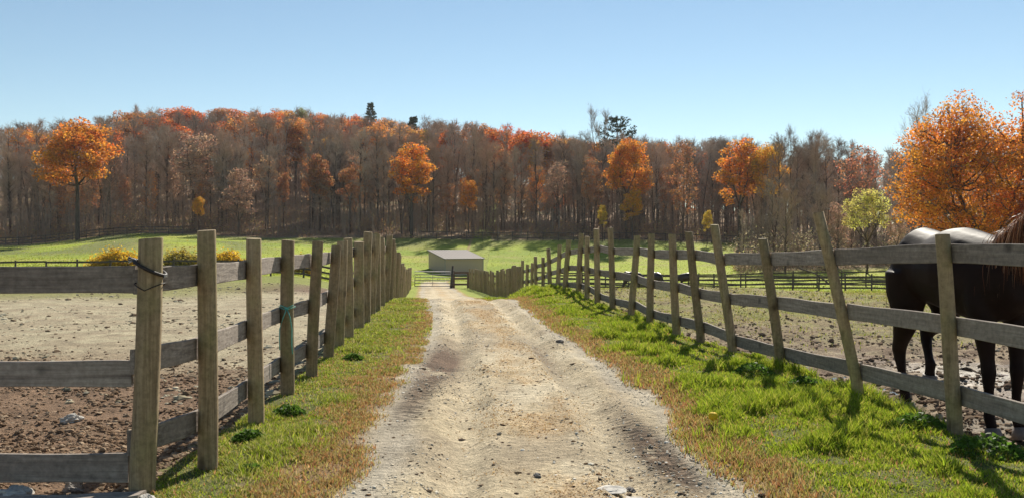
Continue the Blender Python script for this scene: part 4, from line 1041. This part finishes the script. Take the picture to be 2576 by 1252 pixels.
def undergrowth(name, n, urange, yrange, hmax, cols, label, leaves=True, seed=0, upright=.8):
    r = np.random.default_rng(seed); u = r.uniform(*urange, n); Y = r.uniform(*yrange, n); x = u * Y
    dens = fbm(x * .18, Y * .18, seed + 3); k = dens > .38; x = x[k]; Y = Y[k]; dens = dens[k]; n = len(x)
    Z = ground_z(x, Y); H = hmax * r.uniform(.25, 1, n) * sstep(.3, .7, dens)
    B = np.stack([x, Y, Z + r.uniform(0, .5, n) * H], 1); d = r.normal(0, .55, (n, 3)); d[:, 2] = upright; T = B + d * (H * .6)[:, None]
    tw = [(B[i], T[i], .016) for i in range(n)]
    V, Fc = twig_arrays(tw, seed); C = np.repeat(pick([(.26, .19, .15), (.34, .26, .21), (.20, .15, .12)], n), 4, 0)
    me = [V]; fs = [Fc]; cs = [C]; off = len(V)
    m = n * 2; idx = r.integers(0, n, m); P = B[idx] + (T - B)[idx] * r.uniform(.2, 1.1, (m, 1)) + r.normal(0, .2, (m, 3))
    uu = r.normal(0, 1, (m, 3)); uu /= np.linalg.norm(uu, axis=1)[:, None]; vv = np.cross(uu, r.normal(0, 1, (m, 3))); vv /= np.linalg.norm(vv, axis=1)[:, None]
    s = r.uniform(.08, .2, m)[:, None]; V2 = np.stack([P - uu * s, P + vv * s * .6, P + uu * s], 1).reshape(-1, 3)
    me.append(V2); fs.append((np.arange(m) * 3)[:, None] + np.array([0, 1, 2]) + off); cs.append(np.repeat(pick(cols, m), 3, 0))
    o = link(name, np_mesh(name, np.concatenate(me), np.concatenate(fs), M['grass'], np.concatenate(cs))); tag(o, label, 'undergrowth', kind='stuff')
undergrowth('undergrowth', 46000, (-.62, .27), (148.5, 180), 4.2, [(.42, .22, .11), (.34, .21, .13), (.50, .33, .19), (.28, .18, .12), (.40, .36, .10)], 'brown tangled undergrowth between the trunks at the foot of the wood', seed=4)
undergrowth('brush', 34000, (.235, .66), (98, 140), 5.5, [(.40, .31, .20), (.48, .40, .24), (.36, .34, .14), (.34, .22, .16)], 'grey-brown brush at the right edge of the meadow', seed=9)

# yellow bushes beyond the left paddock
def bush(px0, px1, yt, yb, Y, cols, label, n=9000, name='shrub', seed=0):
    r = np.random.default_rng(seed); x = pxX((px0 + px1) / 2, Y); hw = (px1 - px0) / 2 * Y / F; g = gz(x, Y); H = pxZ(yt, Y) - g
    t = thing(name, (x, Y, g), label, 'bush')
    nb = 260; a = r.uniform(0, 6.28, nb); e = np.sqrt(r.uniform(0, 1, nb)); T = np.stack([np.cos(a) * e * hw * 1.25, np.sin(a) * e * hw * .8, .66 * H * (1 - .62 * e ** 3) * (.72 + .45 * (vnoise(np.cos(a) * e * 2.4 + seed * 7, np.sin(a) * e * 2.4, seed))) * r.uniform(.75, 1.1, nb)], 1)
    B = T * np.array([.15, .15, 0]); V, Fc = twig_arrays([(B[i], T[i], .02) for i in range(nb)], seed); link('stems', np_mesh('stems', V, Fc, M['bark']), t)
    k = r.integers(0, nb, n); f = r.uniform(.35, 1.03, (n, 1)); P = B[k] + (T - B)[k] * f + r.normal(0, .11, (n, 3)) * (1 + 2.2 * r.uniform(0, 1, (n, 1)) ** 4)
    uu = r.normal(0, 1, (n, 3)); uu /= np.linalg.norm(uu, axis=1)[:, None]; vv = np.cross(uu, r.normal(0, 1, (n, 3))); vv /= np.linalg.norm(vv, axis=1)[:, None]
    s = r.uniform(.06, .12, n)[:, None]; V2 = np.stack([P - uu * s, P + vv * s * .6, P + uu * s, P - vv * s * .6], 1).reshape(-1, 3)
    link('foliage', np_mesh('foliage', V2, (np.arange(n) * 4)[:, None] + np.array([0, 1, 2, 3]), M['grass'], np.repeat(pick(cols, n), 4, 0)), t)
YB = [(.72, .45, .03), (.62, .35, .03), (.75, .52, .06), (.5, .36, .05)]
bush(236, 352, 610, 655, 72, YB, 'rounded bright golden yellow bush left of the corner post', seed=1)
bush(418, 500, 612, 655, 74, [(.45, .37, .07), (.33, .27, .08), (.55, .40, .05)], 'dull olive yellow bush between the first two posts of the left fence', seed=2)
bush(530, 608, 614, 655, 73, YB, 'golden yellow bush between the second and third posts of the left fence', seed=3)
bush(735, 785, 631, 660, 70, YB, 'low golden bush seen between the fourth and fifth posts of the left fence', 5000, seed=4)
bush(1848, 1872, 618, 645, 112, YB, 'tiny golden bush at the edge of the brush on the right', 1800, seed=5)

# weeds at the fence feet
def weed(px, py, s, label, seed, side, dark=False):
    Y = CAMZ * F / (py - HY); x = pxX(px, Y); r = np.random.default_rng(seed); t = thing('weed', (x, Y, gz(x, Y)), label, 'weed')
    n = 420; a = r.uniform(0, 6.28, n); e = np.sqrt(r.uniform(0, 1, n)) * s; hh = s * .55 * (1 - (e / s) ** 2) * r.uniform(.4, 1, n) + .01
    P = np.stack([np.cos(a) * e, np.sin(a) * e, hh], 1); uu = np.stack([np.cos(a), np.sin(a), r.uniform(-.2, .8, n)], 1) + r.normal(0, .4, (n, 3)); uu /= np.linalg.norm(uu, axis=1)[:, None]
    vv = np.cross(uu, r.normal(0, 1, (n, 3))); vv /= np.linalg.norm(vv, axis=1)[:, None]; q = r.uniform(.012, .026, n)[:, None]
    V = np.stack([P - uu * q, P + vv * q * .7, P + uu * q, P - vv * q * .7], 1).reshape(-1, 3)
    link('leaves', np_mesh('leaves', V, (np.arange(n) * 4)[:, None] + np.array([0, 1, 2, 3]), M['grass'], np.repeat(pick([(.09, .17, .02), (.12, .22, .03), (.07, .13, .02)], n), 4, 0)), t)
    B = np.zeros((60, 3)); B[:, :2] = P[:60, :2] * .2; V, Fc = twig_arrays([(B[i], P[i], .0025) for i in range(60)], seed); link('stems', np_mesh('stems', V, Fc, M['grass'], np.full((len(V), 3), .08)), t)
weed(628, 1108, .13, 'dark green leafy weed at the foot of the third post of the left fence', 1, -1)
weed(725, 1040, .14, 'dark green leafy weed just right of the fourth post of the left fence', 2, -1)
weed(630, 1180, .07, 'small leafy weed in the short grass nearest the camera on the left', 3, -1)
weed(888, 903, .13, 'small leafy weed in the left verge beside the seventh fence post', 4, -1)
weed(1895, 950, .22, 'broad green weed clump between the third and fourth posts of the right fence', 5, 1)
weed(2025, 985, .2, 'leafy weed clump between the second and third posts of the right fence', 6, 1)
weed(2080, 1020, .15, 'small leafy weed just left of the second post of the right fence', 7, 1)
weed(2310, 1090, .2, 'leafy weed clump just left of the nearest right fence post', 8, 1)
weed(2480, 1160, .25, 'big leafy weed clump at the foot of the nearest right boards', 9, 1)
# fallen apple
Ya = CAMZ * F / (1078 - HY); xa = pxX(1793, Ya); ap = thing('apple', (xa, Ya, gz(xa, Ya) + .075), 'small yellow apple lying in the bright grass right of the track', 'apple')
mb = MB(); prof = [(.0, .024), (.008, .03), (.02, .031), (.032, .022), (.037, .004), (.034, -.012), (.024, -.026), (.01, -.031), (0, -.028)]
mb.tube([(0, 0, z) for r_, z in prof], [max(r_, .001) for r_, z in prof], 14); mb.build('fruit', M['apple'], ap, True)
mb = MB(); mb.tube([(0, 0, .024), (.004, 0, .045)], [.002, .0015], 6); mb.build('stalk', M['bark'], ap)

# ------------------------------------------------------------------ horses
def ellip_loft(mb, secs, n=20):
    """secs: x, zc, half height, half width"""
    b = len(mb.v)
    for x, zc, hh, hw in secs:
        for j in range(n):
            t = 2 * math.pi * j / n; c = math.cos(t); s = math.sin(t)
            w = hw * (1.0 - .16 * max(s, 0) ** 2)
            mb.v.append((x, w * math.copysign(abs(c) ** .92, c), zc + hh * s))
    for i in range(len(secs) - 1):
        for j in range(n): j2 = (j + 1) % n; mb.f.append((b + i*n + j, b + i*n + j2, b + (i+1)*n + j2, b + (i+1)*n + j))
    mb.f.append(tuple(b + j for j in range(n))[::-1]); mb.f.append(tuple(b + (len(secs)-1)*n + j for j in range(n)))
def body_mesh(mb, voxel, mat, smooth=10):
    me = bpy.data.meshes.new('tmp'); me.from_pydata(mb.v, [], mb.f); me.update(); o = bpy.data.objects.new('tmp', me); COL.objects.link(o)
    m = o.modifiers.new('r', 'REMESH'); m.mode = 'VOXEL'; m.voxel_size = voxel; m.use_smooth_shade = True
    s = o.modifiers.new('s', 'SMOOTH'); s.iterations = smooth; s.factor = .5
    dg = bpy.context.evaluated_depsgraph_get(); me2 = bpy.data.meshes.new_from_object(o.evaluated_get(dg)); me2.materials.clear(); me2.materials.append(mat)
    me2.polygons.foreach_set('use_smooth', [True] * len(me2.polygons)); bpy.data.objects.remove(o); bpy.data.meshes.remove(me); return me2
def strands(P0, D0, L, W, cols, seed, grav=1.0, segs=6, jit=.2):
    r = np.random.default_rng(seed); n = len(P0); V = []; P = P0.copy(); D = D0.copy(); side = np.cross(D, r.normal(0, 1, D.shape)); side /= np.linalg.norm(side, axis=1)[:, None] + 1e-9
    rows = []
    for s in range(segs + 1):
        w = W * (1 - (s / segs) ** 2 * .9); rows.append((P - side * w[:, None], P + side * w[:, None]))
        D = D + np.array([0, 0, -grav / segs * 2]) + r.normal(0, jit / segs, D.shape); D /= np.linalg.norm(D, axis=1)[:, None]; P = P + D * (L / segs)[:, None]
    V = np.zeros((n, (segs + 1) * 2, 3))
    for s, (a, b) in enumerate(rows): V[:, 2 * s] = a; V[:, 2 * s + 1] = b
    b = (np.arange(n) * (segs + 1) * 2)[:, None]
    Fc = np.concatenate([b + np.array([2*s, 2*s+1, 2*s+3, 2*s+2]) for s in range(segs)], 0)
    return V.reshape(-1, 3), Fc, np.repeat(pick(cols, n), (segs + 1) * 2, 0)
TORSO = [(-.87, 1.24, .06, .05), (-.84, 1.26, .14, .12), (-.78, 1.29, .22, .20), (-.69, 1.325, .29, .265), (-.56, 1.365, .335, .305), (-.42, 1.345, .325, .30), (-.27, 1.32, .325, .30), (-.08, 1.325, .36, .335), (.08, 1.315, .375, .35), (.24, 1.285, .37, .335), (.42, 1.265, .355, .285), (.6, 1.26, .32, .235), (.72, 1.27, .26, .19), (.8, 1.24, .15, .11)]
def leg(mb, pts, thick=1.0):
    mb.tube([p[:3] for p in pts], [((p[3] * .9) * thick, p[3] * thick) for p in pts], 14, up=(1, 0, 0))
def foreleg(s, dx=0):
    return [(.46, s*.13, 1.25, .17), (.5, s*.155, 1.05, .135), (.53, s*.15, .9, .105), (.54, s*.14, .76, .085), (.55, s*.13, .62, .064), (.56, s*.125, .52, .068), (.56, s*.125, .45, .055), (.555, s*.12, .34, .043), (.555, s*.12, .22, .044), (.56, s*.12, .165, .056), (.58, s*.12, .11, .047), (.60, s*.12, .075, .06)]
def hindleg(s, lift=False):
    p = [(-.55, s*.15, 1.28, .24), (-.56, s*.17, 1.08, .20), (-.54, s*.18, .93, .155), (-.60, s*.17, .78, .115), (-.68, s*.155, .66, .082), (-.745, s*.14, .565, .074), (-.735, s*.135, .48, .06), (-.71, s*.13, .36, .046), (-.69, s*.125, .23, .046), (-.675, s*.125, .17, .058), (-.645, s*.125, .115, .047), (-.62, s*.125, .075, .06)]
    if lift:
        p = [(-.55, s*.15, 1.28, .24), (-.52, s*.16, 1.08, .20), (-.45, s*.16, .95, .155), (-.50, s*.14, .85, .115), (-.60, s*.11, .78, .084), (-.67, s*.09, .74, .078), (-.62, s*.06, .66, .06), (-.53, s*.02, .57, .047), (-.46, -s*.01, .50, .046), (-.42, -s*.02, .46, .058), (-.42, -s*.03, .40, .048), (-.42, -s*.03, .36, .062)]
    return p
def hoof(t, p, lift=False):
    m = MB(); x, y, z, r = p
    if lift: m.tube([(x, y, z + .01), (x - .01, y, z - .05), (x - .02, y, z - .12)], [r * .95, r * 1.15, r * 1.35], 14)
    else: m.tube([(x, y, z + .012), (x + .01, y, z * .5), (x + .02, y, -.01)], [r * .95, r * 1.12, r * 1.32], 14)
    return m.build('hoof', M['hoof'], t, True)
def horse(loc, rz, label, coat, neck, head, voxel=.02, lift=False, scale=1.0, hair=True, mane_cols=None, group=None):
    t = thing('horse', loc, label, 'horse', group, rz); t.scale = (scale,) * 3
    mb = MB(); ellip_loft(mb, TORSO); legs = [foreleg(-1), foreleg(1), hindleg(-1), hindleg(1, lift)]
    for L in legs: leg(mb, L, .97)
    mb.tube([p[:3] for p in neck], [(p[3] * .62, p[3]) for p in neck], 16, up=(0, 1, 0)) if False else mb.tube([p[:3] for p in neck], [(p[3] * .6, p[3]) for p in neck], 16)
    mb.tube([p[:3] for p in head], [(p[3] * .72, p[3]) for p in head], 14)
    po = Vector(neck[-1][:3]); hd = (Vector(head[-1][:3]) - Vector(head[0][:3])).normalized(); sd = hd.cross(Vector((0, 0, 1))).normalized()
    for s in (-1, 1):
        b = po + sd * s * .055 + Vector((0, 0, .08)); mb.tube([tuple(b), tuple(b + Vector((0, 0, .07)) + sd * s * .015), tuple(b + Vector((0, 0, .15)) + sd * s * .02)], [.032, .03, .012], 8)
    o = link('body', body_mesh(mb, voxel, coat), t)
    for i, L in enumerate(legs): hoof(t, L[-1], lift and i == 3)
    for s in (-1, 1):
        m = MB(); c = Vector(head[1][:3]) + sd * s * head[1][3] * .66 + Vector((0, 0, .03)); m.tube([tuple(c - sd * s * .016), tuple(c), tuple(c + sd * s * .014)], [.02, .024, .008], 10); m.build('eye', M['eye'], t, True)
    if hair:
        mc = mane_cols or [(.30, .11, .045), (.38, .16, .07), (.19, .07, .034), (.48, .30, .18), (.11, .042, .025)]
        r = np.random.default_rng(3); N_ = 1300
        NP = np.array([p[:3] for p in neck]); NR = np.array([p[3] for p in neck]); f = r.uniform(1.5, len(NP) - 1.001, N_); k = f.astype(int); q = (f - k)[:, None]
        P = NP[k] * (1 - q) + NP[k + 1] * q; R = NR[k] * (1 - q[:, 0]) + NR[k + 1] * q[:, 0]
        tang = NP[k + 1] - NP[k]; tang /= np.linalg.norm(tang, axis=1)[:, None]; upv = np.cross(np.cross(tang, [0, 0, 1.0]), tang); upv /= np.linalg.norm(upv, axis=1)[:, None]
        P = P + upv * (R * .96)[:, None] + r.normal(0, .012, P.shape)
        D = np.stack([-.1 + r.normal(0, .22, N_), -.8 + r.normal(0, .28, N_), .35 + r.normal(0, .35, N_)], 1); D /= np.linalg.norm(D, axis=1)[:, None]
        wild = r.uniform(0, 1, N_) < .25; L = np.where(wild, r.uniform(.12, .3, N_), r.uniform(.3, .62, N_))
        V, Fc, C = strands(P, D, L, np.full(N_, .0034), mc, 5, 3.4, 8, .9); link('mane', np_mesh('mane', V, Fc, M['mane'], C), t)
        N_ = 260; P = np.stack([np.full(N_, -.82), r.normal(0, .02, N_), 1.42 + r.normal(0, .03, N_)], 1); D = np.stack([-.6 + r.normal(0, .15, N_), r.normal(-.12, .2, N_), r.normal(-.1, .2, N_)], 1); D /= np.linalg.norm(D, axis=1)[:, None]
        V, Fc, C = strands(P, D, r.uniform(.25, .6, N_), np.full(N_, .003), [(.03, .015, .01), (.25, .09, .04), (.06, .03, .02)], 6, 1.6, 7, .3); link('tail', np_mesh('tail', V, Fc, M['mane'], C), t)
    return t
NECK_UP = [(.46, 0, 1.30, .27), (.62, .01, 1.37, .25), (.77, .05, 1.49, .215), (.90, .12, 1.64, .18), (.99, .21, 1.80, .155), (1.05, .30, 1.91, .13)]
HEAD_UP = [(1.02, .30, 1.92, .13), (1.09, .42, 1.84, .125), (1.14, .54, 1.72, .10), (1.18, .64, 1.60, .075), (1.2, .69, 1.54, .06)]
gh = -.15
horse((3.96, 8.42, gz(3.9, 8.4) * .5 + gh * .5 + .01), rad(-82), 'dark brown horse with chestnut mane behind the nearest right boards, one hoof raised', M['coat'], NECK_UP, HEAD_UP, .018, True, 1.025)
NECK_DN = [(.42, 0, 1.36, .26), (.62, 0, 1.32, .22), (.85, 0, 1.15, .17), (1.03, 0, .92, .14), (1.12, 0, .72, .12)]
HEAD_DN = [(1.12, 0, .72, .12), (1.16, 0, .58, .115), (1.19, 0, .42, .09), (1.2, 0, .28, .07), (1.2, 0, .2, .055)]
for (px, Y, rz, lab, sc) in ((1590, 66, 10, 'dark horse grazing beyond the right fence, leftmost of the three far horses', .88), (1652, 69, -70, 'dark horse facing the camera, middle one of the three far horses', .84), (1730, 67, 175, 'dark horse grazing beyond the right fence, rightmost of the three far horses', .84)):
    x = pxX(px, Y); horse((x, Y, gz(x, Y) - .02), rad(rz), lab, M['coat2'], NECK_DN, HEAD_DN, .035, False, sc, False)

# ------------------------------------------------------------------ haze
mb = MB(); mb.box(-535, 535, -50, 800, -8, 75)
m, nt, N, L = newmat('air_haze'); pv = N.new('ShaderNodeVolumePrincipled'); pv.inputs['Density'].default_value = .00012; pv.inputs['Color'].default_value = (.86, .88, .92, 1); pv.inputs['Anisotropy'].default_value = .25
L.new(pv.outputs[0], N.new('ShaderNodeOutputMaterial').inputs['Volume'])
tag(mb.build('haze', m), 'thin pale autumn air over the wood and meadow', 'haze', kind='stuff')
# ------------------------------------------------------------------ light, sky, camera
AZ = 14.5; EL = 36.0
sd = Vector((math.sin(rad(AZ)) * math.cos(rad(EL)), math.cos(rad(AZ)) * math.cos(rad(EL)), math.sin(rad(EL))))
sun = bpy.data.lights.new('sun', 'SUN'); sun.energy = 5.0; sun.angle = rad(.55); sun.color = (1, .93, .81)
so = bpy.data.objects.new('sun', sun); COL.objects.link(so); so.rotation_euler = sd.to_track_quat('Z', 'Y').to_euler()
w = bpy.data.worlds.new('World'); scene.world = w; w.use_nodes = True; nt = w.node_tree; nt.nodes.clear()
sky = nt.nodes.new('ShaderNodeTexSky'); sky.sky_type = 'NISHITA'; sky.sun_disc = False; sky.sun_elevation = rad(EL); sky.sun_rotation = rad(AZ)
sky.altitude = 100; sky.air_density = .85; sky.dust_density = 0; sky.ozone_density = 2.5
bg = nt.nodes.new('ShaderNodeBackground'); bg.inputs['Strength'].default_value = .08; wo = nt.nodes.new('ShaderNodeOutputWorld')
tint = nt.nodes.new('ShaderNodeMix'); tint.data_type = 'RGBA'; tint.blend_type = 'MULTIPLY'; tint.inputs[0].default_value = 1; tint.inputs[7].default_value = (1.0, .965, .835, 1)
nt.links.new(sky.outputs[0], tint.inputs[6]); nt.links.new(tint.outputs[2], bg.inputs['Color']); nt.links.new(bg.outputs[0], wo.inputs['Surface'])
cam = bpy.data.cameras.new('camera'); cam.sensor_width = 36; cam.lens = 36 * F / 2575; cam.shift_y = -(625 - HY) / 2575; cam.clip_end = 3000; cam.clip_start = .05
co = bpy.data.objects.new('camera', cam); COL.objects.link(co); co.location = (0, 0, CAMZ); co.rotation_euler = (rad(90), 0, 0); scene.camera = co
scene.view_settings.view_transform = 'Standard'; scene.view_settings.look = 'None'; scene.view_settings.exposure = 0.68; scene.view_settings.gamma = 1
scene.cycles.max_bounces = 6; scene.cycles.transmission_bounces = 2; scene.cycles.diffuse_bounces = 3
